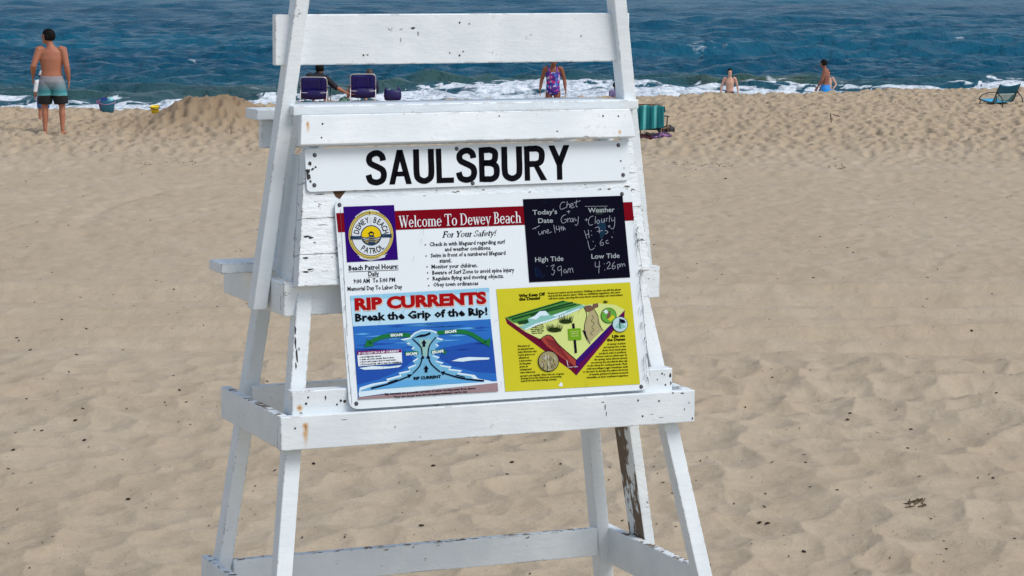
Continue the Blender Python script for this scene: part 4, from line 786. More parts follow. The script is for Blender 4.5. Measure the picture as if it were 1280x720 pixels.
# ------------------------------------------------------------------ people
def V3(*a): return Vector(a)
def skin_mat(name, r, g_, b): return mat(name, srgb(r, g_, b), 0.55, 0.4, 0.10, 9)
SKIN_TAN = skin_mat('skin_tan', 168, 108, 82); SKIN_MID = skin_mat('skin_warm', 158, 102, 80); SKIN_PALE = skin_mat('skin_pale', 205, 160, 138); SKIN_DEEP = skin_mat('skin_brown', 138, 84, 62)
HAIR = mat('hair_black', (0.007, 0.006, 0.006), 0.7, 0.1, 0.3, 60); HAIR_BR = mat('hair_brown', (0.06, 0.035, 0.022), 0.55, 0.4, 0.3, 60)
EYE = mat('eye_dark', (0.02, 0.015, 0.012), 0.2)
def seg_d(p, a, b):
    ab = b-a; t = max(0, min(1, (p-a).dot(ab)/max(ab.length_squared, 1e-9))); return (p-a-ab*t).length
class Body:
    def __init__(s, J, H, head=1.0, w=1.0, vox=0.0085, hands=True):
        s.J = J; bm = bmesh.new(); k = H/1.8; s.k = k; s.bones = {}
        pel, wai, che, nek, hed = J['pelvis'], J['waist'], J['chest'], J['neck'], J['head']; lat = J.get('lat', V3(1, 0, 0)).normalized()
        up0 = (wai-pel).normalized(); shm = (J['sh'][0]+J['sh'][1])/2
        loft(bm, [(pel-up0*.085, .115*w, .095*w), (pel-up0*.02, .165*w, .118*w), (pel+up0*.05, .160*w, .112*w), (wai, .148*w, .100*w), ((wai+che)/2, .160*w, .108*w), (che, .176*w, .116*w), (che.lerp(shm, .75), .172*w, .092*w), (shm+(nek-shm)*.55, .085, .068), (nek, .060, .058)], 22, lat)
        s.bones['torso'] = (pel, shm, .15)
        hx = hed; Rm = Matrix.Rotation(J.get('yaw', 0), 3, 'Z') @ Matrix.Rotation(J.get('pitch', 0), 3, 'X')
        hs_ = head; f = Rm @ V3(0, 1, 0); u = Rm @ V3(0, 0, 1); r_ = Rm @ V3(1, 0, 0)
        loft(bm, [(nek-(nek-shm)*.2, .062, .060), (nek.lerp(hx, .4), .056, .058), (hx-u*.05*hs_, .055*hs_, .060*hs_)], 14, lat)
        ell(bm, hx+u*.015*hs_-f*.008*hs_, (.076*hs_, .097*hs_, .100*hs_), Rm, 20); ell(bm, hx-u*.055*hs_+f*.030*hs_, (.056*hs_, .060*hs_, .062*hs_), Rm, 16)
        loft(bm, [(hx+f*.088*hs_+u*.012*hs_, .010*hs_, .010*hs_), (hx+f*.106*hs_-u*.025*hs_, .015*hs_, .013*hs_)], 8, r_)
        ell(bm, hx+f*.085*hs_+u*.022*hs_, (.050*hs_, .016*hs_, .011*hs_), Rm, 10); ell(bm, hx+f*.086*hs_-u*.055*hs_, (.024*hs_, .012*hs_, .011*hs_), Rm, 10); ell(bm, hx+f*.078*hs_-u*.092*hs_, (.024*hs_, .018*hs_, .018*hs_), Rm, 10)
        for e in (-1, 1): ell(bm, hx+r_*e*.078*hs_-u*.012*hs_-f*.005*hs_, (.014*hs_, .024*hs_, .034*hs_), Rm, 10)
        s.head = (hx, f, u, r_, hs_); s.bones['head'] = (hx-u*.04, hx+u*.04, .085*hs_)
        for i, e in ((0, -1), (1, 1)):
            sh, el, wr = J['sh'][i], J['el'][i], J['wr'][i]; hd = J['hd'][i].normalized()
            loft(bm, [(sh-(el-sh)*.05+(shm-sh)*.25, .062, .062), (sh, .064*w, .064*w), (sh.lerp(el, .3), .058*w, .056*w), (sh.lerp(el, .7), .047*w, .048*w), (el, .042*w, .042*w), (el.lerp(wr, .25), .046*w, .045*w), (el.lerp(wr, .65), .036*w, .035*w), (wr, .027, .024)], 14, (0.2, 1, 0.1))
            s.bones['uarm%d' % i] = (sh, el, .05); s.bones['farm%d' % i] = (el, wr+hd*.15, .04)
            if hands:
                sd_ = hd.cross(V3(0, 1, 0) if abs(hd.y) < .8 else V3(1, 0, 0)).normalized(); fw = sd_.cross(hd).normalized()
                ac = fw if fw.y > 0 or abs(fw.y) < .1 else -fw             # across the palm, thumb side forward
                nr = hd.cross(ac).normalized(); nr = nr if nr.dot(shm-wr) > 0 else -nr
                loft(bm, [(wr, .026, .020), (wr+hd*.045, .039, .016), (wr+hd*.09, .041, .013)], 12, ac)
                for j, L in enumerate((.078, .088, .082, .064)):
                    b = wr+hd*.088+ac*(.031-.0205*j); sp = ac*(.13-.09*j); d1 = (hd+sp+nr*.18).normalized(); d2 = (hd+sp+nr*.65).normalized()
                    loft(bm, [(b-hd*.015, .0092, .0092), (b+d1*L*.5, .0088, .0088), (b+d1*L*.5+d2*L*.5, .0075, .0075)], 8, ac)
                tb = wr+hd*.03+ac*.030; td = (hd*.75+ac*.6+nr*.3).normalized(); loft(bm, [(tb-td*.01, .013, .012), (tb+td*.035, .0115, .011), (tb+td*.062+hd*.006, .009, .009)], 8, hd)
        for i in (0, 1):
            hp, kn, an, to = J['hip'][i], J['kn'][i], J['an'][i], J['to'][i]
            loft(bm, [(hp+(pel-hp)*.3, .088*w, .092*w), (hp, .092*w, .098*w), (hp.lerp(kn, .35), .084*w, .088*w), (hp.lerp(kn, .75), .063*w, .066*w), (kn, .054, .058), (kn.lerp(an, .12), .050, .054), (kn.lerp(an, .32), .055, .062), (kn.lerp(an, .7), .040, .042), (an, .033, .037)], 16, lat)
            t = (to-an); fl = V3(t.x, t.y, 0).normalized() if V3(t.x, t.y, 0).length > .02 else V3(0, 1, 0); sdv = fl.cross(V3(0, 0, 1)); hl = V3(an.x, an.y, to.z)-fl*.045
            loft(bm, [(hl, .028, .026), (hl+fl*.05+V3(0, 0, .010), .033, .034), (hl+fl*.13+V3(0, 0, .004), .041, .026), (hl+fl*.20-V3(0, 0, .004), .044, .019), (hl+fl*.235-V3(0, 0, .006), .036, .014)], 12, sdv)
            s.bones['thigh%d' % i] = (hp, kn, .08); s.bones['shin%d' % i] = (kn, an, .05); s.bones['foot%d' % i] = (an, to, .04)
        bmesh.ops.transform(bm, matrix=Matrix.Scale(k, 4), verts=bm.verts); bmesh.ops.recalc_face_normals(bm, faces=bm.faces)
        me = bpy.data.meshes.new('t'); bm.to_mesh(me); bm.free(); o = bpy.data.objects.new('t', me); C.objects.link(o)
        m = o.modifiers.new('r', 'REMESH'); m.mode = 'VOXEL'; m.voxel_size = vox; m.use_smooth_shade = True
        m = o.modifiers.new('s', 'SMOOTH'); m.iterations = 3; m.factor = 0.5
        dg = bpy.context.evaluated_depsgraph_get(); dg.update(); s.me = bpy.data.meshes.new_from_object(o.evaluated_get(dg))
        bpy.data.objects.remove(o); bpy.data.meshes.remove(me); s.me.name = 'person'
        for p in s.me.polygons: p.use_smooth = True
    def bone(s, p):
        p = p/s.k; return min(s.bones, key=lambda n: seg_d(p, s.bones[n][0], s.bones[n][1])/s.bones[n][2])
    def garment(s, name, sel, off, m, parent):
        """a layer of cloth (or hair) that follows the body where sel(point, bone) holds; off(point) is its looseness"""
        me = s.me; bm = bmesh.new(); bm.from_mesh(me); bm.normal_update(); keep = []
        for f in bm.faces:
            c = f.calc_center_median()
            if sel(c/s.k, s.bone(c)): keep.append(f)
        ks = set(keep); bmesh.ops.delete(bm, geom=[f for f in bm.faces if f not in ks], context='FACES')
        for v in bm.verts: v.normal_update()
        N = {v: v.normal.copy() for v in bm.verts}; top = list(bm.faces)
        r = bmesh.ops.extrude_face_region(bm, geom=top); nv = [g_ for g_ in r['geom'] if isinstance(g_, bmesh.types.BMVert)]
        for v in nv:
            n_ = v.normal.copy() if v.normal.length > .1 else V3(0, 0, 1); o_ = off(v.co/s.k) if callable(off) else off; v.co += n_*o_*s.k
        for _ in range(2): bmesh.ops.smooth_vert(bm, verts=nv, factor=0.5, use_axis_x=True, use_axis_y=True, use_axis_z=True)
        return from_bm(name, bm, m, parent, smooth=True)
    def add(s, label, loc, rz, skin, hair=HAIR, hl=0.0, group=None, hair_sel=None):
        o = link('person', s.me, skin); o.location = loc; o.rotation_euler = (0, 0, rz); tag(o, label, 'person', group)
        hx, f, u, r_, q = s.head
        def hsel(p, b):
            if b != 'head': return False
            d_ = p-hx; a = d_.dot(f)/q; h = d_.dot(u)/q; return (h > 0.062-0.0*a) or (a < 0.028 and h > -0.055-hl) or (h > .035 and a < .062)
        s.garment('hair', hair_sel or hsel, 0.014*q, hair, o)
        for e in (-1, 1):
            bm = bmesh.new(); ell(bm, (hx+f*.082*q+u*.004*q+r_*e*.032*q)*s.k, (.013*q*s.k, .009*q*s.k, .007*q*s.k), None, 8); from_bm('eye', bm, EYE, o, True)
        return o
def standing(**kw):
    J = dict(pelvis=V3(0, 0, .93), waist=V3(0, .0, 1.09), chest=V3(0, .01, 1.30), neck=V3(0, .01, 1.52), head=V3(0, .03, 1.685),
             sh=[V3(-.195, 0, 1.45), V3(.195, 0, 1.45)], el=[V3(-.255, -.03, 1.16), V3(.255, -.03, 1.16)], wr=[V3(-.265, .05, .92), V3(.265, .05, .92)], hd=[V3(0, .12, -1), V3(0, .12, -1)],
             hip=[V3(-.095, 0, .90), V3(.095, 0, .90)], kn=[V3(-.115, .02, .49), V3(.115, .02, .49)], an=[V3(-.12, -.02, .075), V3(.12, -.02, .075)], to=[V3(-.14, .15, .028), V3(.14, .15, .028)])
    J.update(kw); return J
def zmat(name, stops, rough=0.75):
    """cloth whose dye changes with height on the wearer"""
    m = bpy.data.materials.new(name); m.use_nodes = True; g = G(m); p = m.node_tree.nodes['Principled BSDF']; co = g.n('TexCoord').outputs['Object']
    sep = g.n('SeparateXYZ'); g.L.new(co, sep.inputs[0]); zz_ = g.math('ADD', sep.outputs[2], g.math('MULTIPLY', g.math('SUBTRACT', g.noise(co, 18, 3), 0.5), 0.03))
    r = g.n('ValToRGB'); el = r.color_ramp.elements
    lo, hi = stops[0][0], stops[-1][0]
    for i, (h, c) in enumerate(stops):
        e = el[i] if i < 2 else el.new(0.5)
        e.position = (h-lo)/(hi-lo); e.color = srgb(*c)+(1,)
    g.L.new(g.ramp(zz_, lo, hi), r.inputs[0]); r.color_ramp.interpolation = 'LINEAR'; g.L.new(r.outputs[0], p.inputs['Base Color']); p.inputs['Roughness'].default_value = rough; return m
def blotch(name, cols, scale):
    m = bpy.data.materials.new(name); m.use_nodes = True; g = G(m); p = m.node_tree.nodes['Principled BSDF']; co = g.n('TexCoord').outputs['Object']; c = cols[0]
    for i, q in enumerate(cols[1:]):
        mp = g.n('Mapping'); mp.inputs['Location'].default_value = (3.1*i, 1.7*i, 5.3*i); g.L.new(co, mp.inputs[0]); c = g.mix(g.ramp(g.noise(mp.outputs[0], scale, 2), 0.52, 0.56), c if not isinstance(c, tuple) else srgb(*c), srgb(*q))
    g.L.new(c, p.inputs['Base Color']); p.inputs['Roughness'].default_value = 0.7; return m

# man with his back to us at the left
J = standing(sh=[V3(-.20, 0, 1.455), V3(.20, 0, 1.45)], el=[V3(-.295, -.09, 1.18), V3(.265, -.05, 1.165)], wr=[V3(-.325, .10, 1.01), V3(.285, .03, .925)], hd=[V3(-.15, .45, -.8), V3(.02, .15, -1)],
             kn=[V3(-.13, .02, .49), V3(.165, .02, .49)], an=[V3(-.12, -.02, .075), V3(.175, -.03, .075)], to=[V3(-.15, .15, .028), V3(.21, .14, .028)], head=V3(-.05, .02, 1.675), neck=V3(-.02, .01, 1.525), yaw=R(74))
B = Body(J, 1.80, head=1.1, w=1.16, vox=0.0075); po = P2(65.5, 164.5, -.01)
o = B.add('bare chested man seen from behind in grey, teal and black swim shorts', po, R(3), SKIN_TAN)
B.garment('swim_shorts', lambda p, b: (b == 'torso' and p.z < 1.005) or (b.startswith('thigh') and p.z > .535), lambda p: .014+.042*max(0, min(1, (.98-p.z)/.42)), zmat('shorts_fade', [(.50, (8, 8, 12)), (.635, (9, 10, 14)), (.645, (96, 168, 172)), (.74, (44, 128, 138)), (.82, (120, 134, 146)), (.90, (150, 146, 152)), (1.02, (146, 140, 146))]), o)
# toddler mostly hidden behind him
B = Body(standing(), 0.98, head=1.32, w=1.12, vox=0.006); o = B.add('small child with a white top and hat mostly hidden behind the bare chested man', P2(54.5, 152, -.005), R(10), SKIN_TAN)
B.garment('top', lambda p, b: (b == 'torso' and p.z > .95) or (b.startswith('uarm')), .02, mat('white_cloth', (.75, .76, .78), .8), o)
B.garment('shorts', lambda p, b: (b == 'torso' and p.z < .95) or (b.startswith('thigh') and p.z > .58), .025, mat('blue_cloth', srgb(52, 92, 140), .8), o)
B.garment('hat', lambda p, b: b == 'head' and p.z > 1.68, .03, mat('white_cloth', (.75, .76, .78), .8), o)
# girl in a bright swimsuit
J = standing(head=V3(-.02, .06, 1.66), pitch=R(-22), yaw=R(14), el=[V3(-.28, -.03, 1.17), V3(.285, -.03, 1.16)], wr=[V3(-.31, .04, .93), V3(.315, .03, .94)], hd=[V3(-.15, .2, -1), V3(.1, .1, -1)])
B = Body(J, 1.30, head=1.2, w=1.02, vox=0.0065); o = B.add('girl in a pink, blue and purple patterned swimsuit walking up the beach', P2(691, 158, 0), R(176), SKIN_DEEP, HAIR_BR)
B.garment('swimsuit', lambda p, b: b == 'torso' and p.z > .80+.35*max(0, abs(p.x)-.03) and (p.z < 1.36 or (abs(abs(p.x)-.10) < .022 and p.z < 1.52)), .012, blotch('swimsuit_print', [(40, 40, 140), (214, 40, 140), (60, 110, 200), (190, 190, 225), (70, 30, 130)], 14), o)
# bathers at the water's edge
def shore(u, dist, z=None):
    x = (u-640)/FOC*dist; return V3(x, dist, float(sand_z(np.array([x]), np.array([dist]))[0]) if z is None else z)
B = Body(standing(el=[V3(-.285, -.02, 1.17), V3(.29, -.02, 1.17)], wr=[V3(-.31, .03, .93), V3(.33, .03, .93)]), 1.32, head=1.12, w=.9, vox=0.0075)
o = B.add('slim boy in dark patterned swim trunks facing the beach from the foam', shore(910.5, 70, -1.2), R(180), SKIN_PALE)
B.garment('swim_trunks', lambda p, b: (b == 'torso' and p.z < 1.0) or (b.startswith('thigh') and p.z > .6), .02, blotch('trunks_dark', [(70, 30, 32), (40, 34, 44), (120, 96, 92)], 20), o)
J = standing(chest=V3(0, -.01, 1.30), el=[V3(-.25, .06, 1.17), V3(.24, .0, 1.17)], wr=[V3(-.22, .20, .96), V3(.25, .16, .95)], hd=[V3(.1, .5, -.9), V3(0, .45, -.9)], pitch=R(-12), head=V3(0, .07, 1.675), neck=V3(0, .035, 1.515))
B = Body(J, 1.72, head=1.08, w=1.12, vox=0.009); o = B.add('dark haired man in bright blue swim shorts standing side on in the wash', shore(1030, 79, -1.68), R(72), SKIN_DEEP)
BLUE = mat('bright_blue_cloth', srgb(44, 138, 214), .7); B.garment('swim_shorts', lambda p, b: (b == 'torso' and p.z < 1.02) or (b.startswith('thigh') and p.z > .5), lambda p: .016+.03*max(0, 1-p.z), BLUE, o)
B = Body(standing(el=[V3(-.33, -.03, 1.2), V3(.38, -.05, 1.20)], wr=[V3(-.2, .1, 1.0), V3(.22, .06, .98)]), 1.30, head=1.08, w=.92, vox=0.009); o = B.add('pale child half hidden behind the man in blue shorts, one bent arm showing', shore(1033.5, 79.8, -1.60), R(165), SKIN_PALE)
B.garment('shorts', lambda p, b: (b == 'torso' and p.z < 1.0) or (b.startswith('thigh') and p.z > .55), .02, BLUE, o)
B = Body(standing(), 1.15, head=1.15, w=.95, vox=0.009); o = B.add('wading child almost wholly hidden by the right post of the white stand', shore(768.5, 63.0), R(20), SKIN_MID)
B.garment('swim_top', lambda p, b: (b == 'torso') or b.startswith('uarm'), .014, mat('mauve_cloth', srgb(120, 110, 150), .8), o)

# ------------------------------------------------------------------ beach chairs and the two people in them
ROYAL = mat('royal_blue_fabric', srgb(22, 12, 104), .42, .5, .22, 9, bump=.25); ROYAL_D = mat('dark_violet_fabric', srgb(24, 9, 84), .5, .5, .2, 9, bump=.2); ALU = mat('pale_tube', (.55, .52, .55), .35, .5, .08, 40, metal=.5); DARKT = mat('dark_tube', (.03, .03, .035), .45)
def cloth_sheet(bm, f, nu, nv, th):
    """thick curved sheet from f(u, v)"""
    a = [[bm.verts.new(f(i/(nu-1), j/(nv-1))) for j in range(nv)] for i in range(nu)]
    fs = [bm.faces.new((a[i][j], a[i+1][j], a[i+1][j+1], a[i][j+1])) for i in range(nu-1) for j in range(nv-1)]
    bmesh.ops.recalc_face_normals(bm, faces=fs); bmesh.ops.solidify(bm, geom=fs, thickness=th)
def beach_chair(name, label, loc, rz, W, Hb, tilt, fab, fab2, tub, pouch=True, group=None, sz=.17):
    t = thing(name, label, 'beach chair', loc, rz, group); h = W/2; bk = lambda x, q: V3(x, -tilt*q, sz-.03+Hb*q)
    bm = bmesh.new(); cloth_sheet(bm, lambda u, v: bk((u-.5)*W*.94, .02+.94*v)+V3(0, .035*math.sin(math.pi*u)*(0.4+.6*v), 0), 9, 9, .008); from_bm('backrest', bm, fab, t, True)
    pts = [bk(-h, 0), bk(-h, .5), bk(-h, .86), bk(-h*.86, .98), bk(-h*.5, 1.0), bk(h*.5, 1.0), bk(h*.86, .98), bk(h, .86), bk(h, .5), bk(h, 0)]
    bm = bmesh.new(); tube(bm, smooth_path(pts, 4), .0125); from_bm('back_frame', bm, tub, t, True)
    bm = bmesh.new(); cloth_sheet(bm, lambda u, v: V3((u-.5)*W*.94, -.02+.46*v, sz-.03*math.sin(math.pi*v)*math.sin(math.pi*u)), 7, 7, .008); from_bm('seat', bm, fab, t, True)
    bm = bmesh.new(); tube(bm, smooth_path([(-h, -.03, sz), (-h, .44, sz+.01), (-h*.9, .47, sz+.01), (h*.9, .47, sz+.01), (h, .44, sz+.01), (h, -.03, sz)], 4), .0125); from_bm('seat_frame', bm, tub, t, True)
    for e in (-1, 1):
        bm = bmesh.new(); tube(bm, smooth_path([(e*h, .40, sz), (e*h, .38, .02), (e*h, .10, .004), (e*h, -.16, .012), (e*h, -.22, .08), bk(e*h, .42)-V3(0, .02, 0)], 4), .011); from_bm('leg', bm, tub, t, True)
        bm = bmesh.new(); loft(bm, [(V3(e*(h+.02), -.14, sz+.22), .022, .010), (V3(e*(h+.03), .10, sz+.215), .026, .011), (V3(e*(h+.03), .30, sz+.19), .024, .010)], 10, (1, 0, 0)); tube(bm, [(e*(h+.02), .26, sz+.19), (e*h, .30, sz)], .010); from_bm('armrest', bm, DARKT if not pouch else fab2, t, True)
    if pouch:
        bm = bmesh.new(); loft(bm, [(bk(0, .05)-V3(0, .05, 0), W*.47, .045), (bk(0, .22)-V3(0, .055, 0), W*.48, .06), (bk(0, .38)-V3(0, .03, 0), W*.46, .035)], 20, (1, 0, 0)); from_bm('pouch', bm, fab2, t, True)
        bm = bmesh.new(); tube(bm, smooth_path([bk(-h*.98, .34)-V3(0, .05, 0), bk(-h*.86, .30)-V3(0, .07, 0), bk(h*.86, .30)-V3(0, .07, 0), bk(h*.98, .34)-V3(0, .05, 0)], 4), .011); tube(bm, [(-h, -.17, .02), (h, -.17, .02)], .012); from_bm('cross_bar', bm, tub, t, True)
        for e in (-1, 1):
            bm = bmesh.new(); tube(bm, smooth_path([bk(e*W*.2, .85)-V3(0, .015, 0), bk(e*W*.24, .6)-V3(0, .05, 0), bk(e*W*.2, .4)-V3(0, .06, 0)], 4), .010); from_bm('strap', bm, fab2, t, True)
    return t
p1 = PC(392.5, .55, -.05); p2 = PC(453, .5, -.05)
c1 = beach_chair('folding_chair', 'royal blue backpack beach chair with the man in a black shirt sitting in it', p1, R(-4), .55, .46, .16, ROYAL, ROYAL_D, ALU, group='royal blue beach chairs')
c2 = beach_chair('folding_chair', 'royal blue backpack beach chair between the reaching man and the blue tote bag', p2, R(3), .52, .50, .15, ROYAL, ROYAL_D, ALU, group='royal blue beach chairs')
def seated(**kw):
    J = dict(pelvis=V3(0, .16, .27), waist=V3(0, .08, .41), chest=V3(0, .02, .60), neck=V3(0, .02, .80), head=V3(0, .05, .955), sh=[V3(-.19, .02, .73), V3(.19, .02, .73)],
             el=[V3(-.27, .08, .46), V3(.27, .08, .46)], wr=[V3(-.27, .30, .43), V3(.27, .30, .43)], hd=[V3(0, 1, -.1), V3(0, 1, -.1)], hip=[V3(-.1, .18, .26), V3(.1, .18, .26)], kn=[V3(-.14, .58, .42), V3(.14, .58, .42)], an=[V3(-.13, .82, .09), V3(.13, .82, .09)], to=[V3(-.14, .96, .05), V3(.14, .96, .05)])
    J.update(kw); return J
TEE = mat('black_shirt', (.012, .012, .018), .8)
J = seated(chest=V3(.03, .02, .52), waist=V3(.01, .08, .37), neck=V3(.09, .03, .66), head=V3(.105, .05, .77), sh=[V3(-.13, .02, .60), V3(.23, .04, .56)], el=[V3(-.24, .1, .36), V3(.45, .10, .36)], wr=[V3(-.27, .3, .34), V3(.70, .10, .235)], hd=[V3(0, 1, 0), V3(1, .1, -.25)], yaw=R(-28))
B = Body(J, 1.72, vox=.0085); o = B.add('dark haired man in a black shirt reaching his arm to the next chair', p1+V3(0, .10, .03), R(-2), SKIN_TAN)
B.garment('shirt', lambda p, b: b == 'torso' or b.startswith('uarm'), .018, TEE, o); B.garment('shorts', lambda p, b: b.startswith('thigh'), .02, TEE, o)
J = seated(chest=V3(.04, .02, .46), waist=V3(.01, .08, .34), neck=V3(.11, .06, .57), head=V3(.135, .10, .65), pitch=R(-25), sh=[V3(-.10, .03, .50), V3(.25, .03, .50)], el=[V3(-.22, .14, .30), V3(.30, .06, .28)], wr=[V3(-.25, .34, .30), V3(.16, .22, .22)], hd=[V3(-.2, 1, 0), V3(-.8, .4, -.1)], kn=[V3(-.33, .50, .34), V3(.05, .58, .36)], an=[V3(-.40, .78, .08), V3(0, .82, .08)], to=[V3(-.44, .92, .05), V3(0, .96, .05)])
B = Body(J, 1.66, vox=.0085); o = B.add('brown haired person slumped in the right blue chair, bare knee raised', p2+V3(0, .13, .02), R(0), SKIN_PALE, HAIR_BR, hl=.02)
B.garment('top', lambda p, b: b == 'torso' or b.startswith('uarm'), .018, mat('navy_shirt', srgb(26, 24, 60), .8), o); B.garment('shorts', lambda p, b: b.startswith('thigh') and (p-V3(0, .18, .26)).length < .25, .02, mat('navy_shirt', srgb(26, 24, 60), .8), o)
def lump(bm, c, r, s, rough=.16, seg=28):
    n0 = len(bm.verts); ell(bm, c, r, None, seg); bm.verts.ensure_lookup_table(); v = bm.verts[n0:]
    q = np.array([[(x.co.x-c[0])/r[0], (x.co.y-c[1])/r[1], (x.co.z-c[2])/r[2]] for x in v]); k = 1+rough*1.6*fbm(q[:, 0]*1.3+q[:, 2]*.9+s, q[:, 1]*1.3-q[:, 2]*.7, s, 4)
    for x, m_ in zip(v, k): x.co = Vector(c)+(x.co-Vector(c))*float(m_)
bm = bmesh.new(); lump(bm, (0, 0, .05), (.125, .16, .115), 5, .35); lump(bm, (-.05, .04, .03), (.11, .14, .08), 8, .35)
o = from_bm('beach_towel', bm, blotch('green_leaf_print', [(22, 52, 48), (60, 104, 88), (18, 34, 40), (112, 150, 130)], 26), None, True); o.location = PC(430, .6, -.02); tag(o, 'crumpled dark green patterned towel on the sand beside the right blue chair', 'towel')
# tote bag with two upright handles
t = thing('tote_bag', 'royal blue tote bag with two upright corners on the crest of the beach', 'bag', PC(490, .45, -.01), R(4)); bm = bmesh.new()
loft(bm, [(V3(0, 0, .02), .165, .07), (V3(0, 0, .10), .185, .085), (V3(0, 0, .19), .178, .075), (V3(0, 0, .225), .168, .06)], 26, (1, 0, 0), cap=.1); from_bm('bag_body', bm, ROYAL_D, t, True)
for e in (-1, 1):
    bm = bmesh.new(); loft(bm, [(V3(e*.13, 0, .20), .045, .03), (V3(e*.138, 0, .245), .030, .022), (V3(e*(.132 if e < 0 else .112), 0, .285 if e < 0 else .305), .012, .012)], 12, (1, 0, 0)); from_bm('handle', bm, ROYAL_D, t, True)
# low chair at the right edge
TEAL = mat('teal_fabric', srgb(20, 92, 120), .7, .4, .15, 12); MESH = mat('pale_mesh', srgb(160, 178, 172), .8, .3, .1, 90); AQUA = mat('aqua_fabric', srgb(70, 170, 214), .7, .4, .15, 12)
t = thing('low_chair', 'low folding beach chair in teal with pale mesh at the right edge', 'beach chair', P2(1252.5, 130.2, -.015), R(38)); W = .62; h = W/2
bk = lambda x, q: V3(x, -.20*q, .09+.37*q)
bm = bmesh.new(); cloth_sheet(bm, lambda u, v: bk((u-.5)*W, .45+.55*v)+V3(0, .05*math.sin(math.pi*u), -.045*math.sin(math.pi*u)*v), 11, 7, .008); from_bm('backrest', bm, TEAL, t, True)
bm = bmesh.new(); cloth_sheet(bm, lambda u, v: bk((u-.5)*W*(.42+.42*v), .02+.43*v)+V3(0, .045*math.sin(math.pi*u), 0), 11, 7, .007); from_bm('mesh_panel', bm, MESH, t, True)
for e in (-1, 1): bm = bmesh.new(); cloth_sheet(bm, lambda u, v: bk(e*W*(.21+.21*v+(.29-.21*v)*u), .0+.45*v)+V3(0, .03*(1-u), 0), 5, 7, .008); from_bm('side_panel', bm, mat('grey_teal_fabric', srgb(78, 120, 124), .7), t, True)
bm = bmesh.new(); cloth_sheet(bm, lambda u, v: V3((u-.5)*W, .36*v, .085+.05*v-.05*math.sin(math.pi*u)*math.sin(math.pi*v)), 9, 7, .008); from_bm('seat', bm, AQUA, t, True)
for e in (-1, 1):
    bm = bmesh.new(); tube(bm, smooth_path([bk(e*h, 1), bk(e*h, .5), (e*h, 0, .09), (e*h, .2, .09), (e*h, .38, .14)], 4), .012); from_bm('side_frame', bm, DARKT, t, True)
    bm = bmesh.new(); tube(bm, [(e*h, .33, .13), (e*h, .36, .0)], .012); from_bm('leg', bm, DARKT, t, True)
    bm = bmesh.new(); tube(bm, smooth_path([bk(e*h, .55), (e*h, -.26, .16), (e*h, -.27, .0)], 4), .012); from_bm('leg', bm, DARKT, t, True)
    bm = bmesh.new(); loft(bm, [(bk(e*h, .55)-V3(0, .04, 0), .016, .008), (V3(e*(h+.01), .1, .285), .02, .009), (V3(e*(h+.01), .28, .22), .02, .009), (V3(e*h, .375, .14), .014, .008)], 8, (1, 0, 0)); from_bm('arm_strap', bm, DARKT, t, True)
bm = bmesh.new(); tube(bm, [(-h, -.27, .01), (h, -.27, .01)], .011); tube(bm, [(-h, .36, .01), (h, .36, .01)], .011); tube(bm, [(-h, -.02, .09), (h, .31, .02)], .01); tube(bm, [(h, -.02, .09), (-h, .31, .02)], .01); from_bm('cross_bar', bm, DARKT, t, True)
# chair with a striped towel over its back
TANW = mat('tan_webbing', srgb(150, 112, 72), .7); pt = P2(812, 166.5)
c3 = beach_chair('folding_chair', 'low tan framed beach chair under a teal striped towel right of the stand', pt, R(-14), .47, .44, .12, mat('dark_teal_fabric', srgb(16, 66, 78), .7), TANW, mat('tan_tube', srgb(120, 88, 60), .5), pouch=False, sz=.13)
def towel_mat():
    m = bpy.data.materials.new('teal_striped_towel'); m.use_nodes = True; g = G(m); p = m.node_tree.nodes['Principled BSDF']; at_ = g.n('Attribute', attribute_name='across')
    w = g.math('SINE', g.math('MULTIPLY', at_.outputs['Fac'], 19.0)); co = g.n('TexCoord').outputs['Object']
    c = g.mix(g.ramp(w, .55, .8), srgb(18, 118, 122), srgb(104, 186, 186)); c = g.mix(g.ramp(w, -.9, -.98), c, srgb(14, 92, 104)); g.L.new(c, p.inputs['Base Color']); p.inputs['Roughness'].default_value = .95
    g.L.new(g.bump(g.noise(co, 180, 3), .6, .004), p.inputs['Normal']); return m
nu, nv = 44, 40; cw = np.zeros((nv, nu, 3)); ac = np.zeros((nv, nu))
for j in range(nv):
    for i in range(nu):
        u = i/(nu-1); v = j/(nv-1); x = (u-.5)*.54; fold = .022*math.sin(u*21+1.2*v)+.012*math.sin(u*37+2)
        L = v*(.55-.08*u)
        if L < .12: y, z_ = .10-.10*(L/.12)-.12, .435-.10*(1-L/.12)**2+.0
        else: y, z_ = -.155-.25*(L-.12)*.5-.02, .565-(L-.12)-.13
        if L >= .12: y += -fold*min(1, (L-.12)*5)
        cw[j, i] = (x+.03*(u-.3)*v, y, z_+.012*math.sin(u*18)*(1-v)); ac[j, i] = u
me = grid_mesh('striped_towel', cw.reshape(-1, 3), nv, nu); attr(me, 'across', ac); o = link('striped_towel', me, towel_mat()); o.location = pt+V3(0, 0, .085); o.rotation_euler = (0, 0, R(-14))
md = o.modifiers.new('thick', 'SOLIDIFY'); md.thickness = .008; tag(o, 'teal towel with pale stripes hung over the back of a low chair', 'towel')
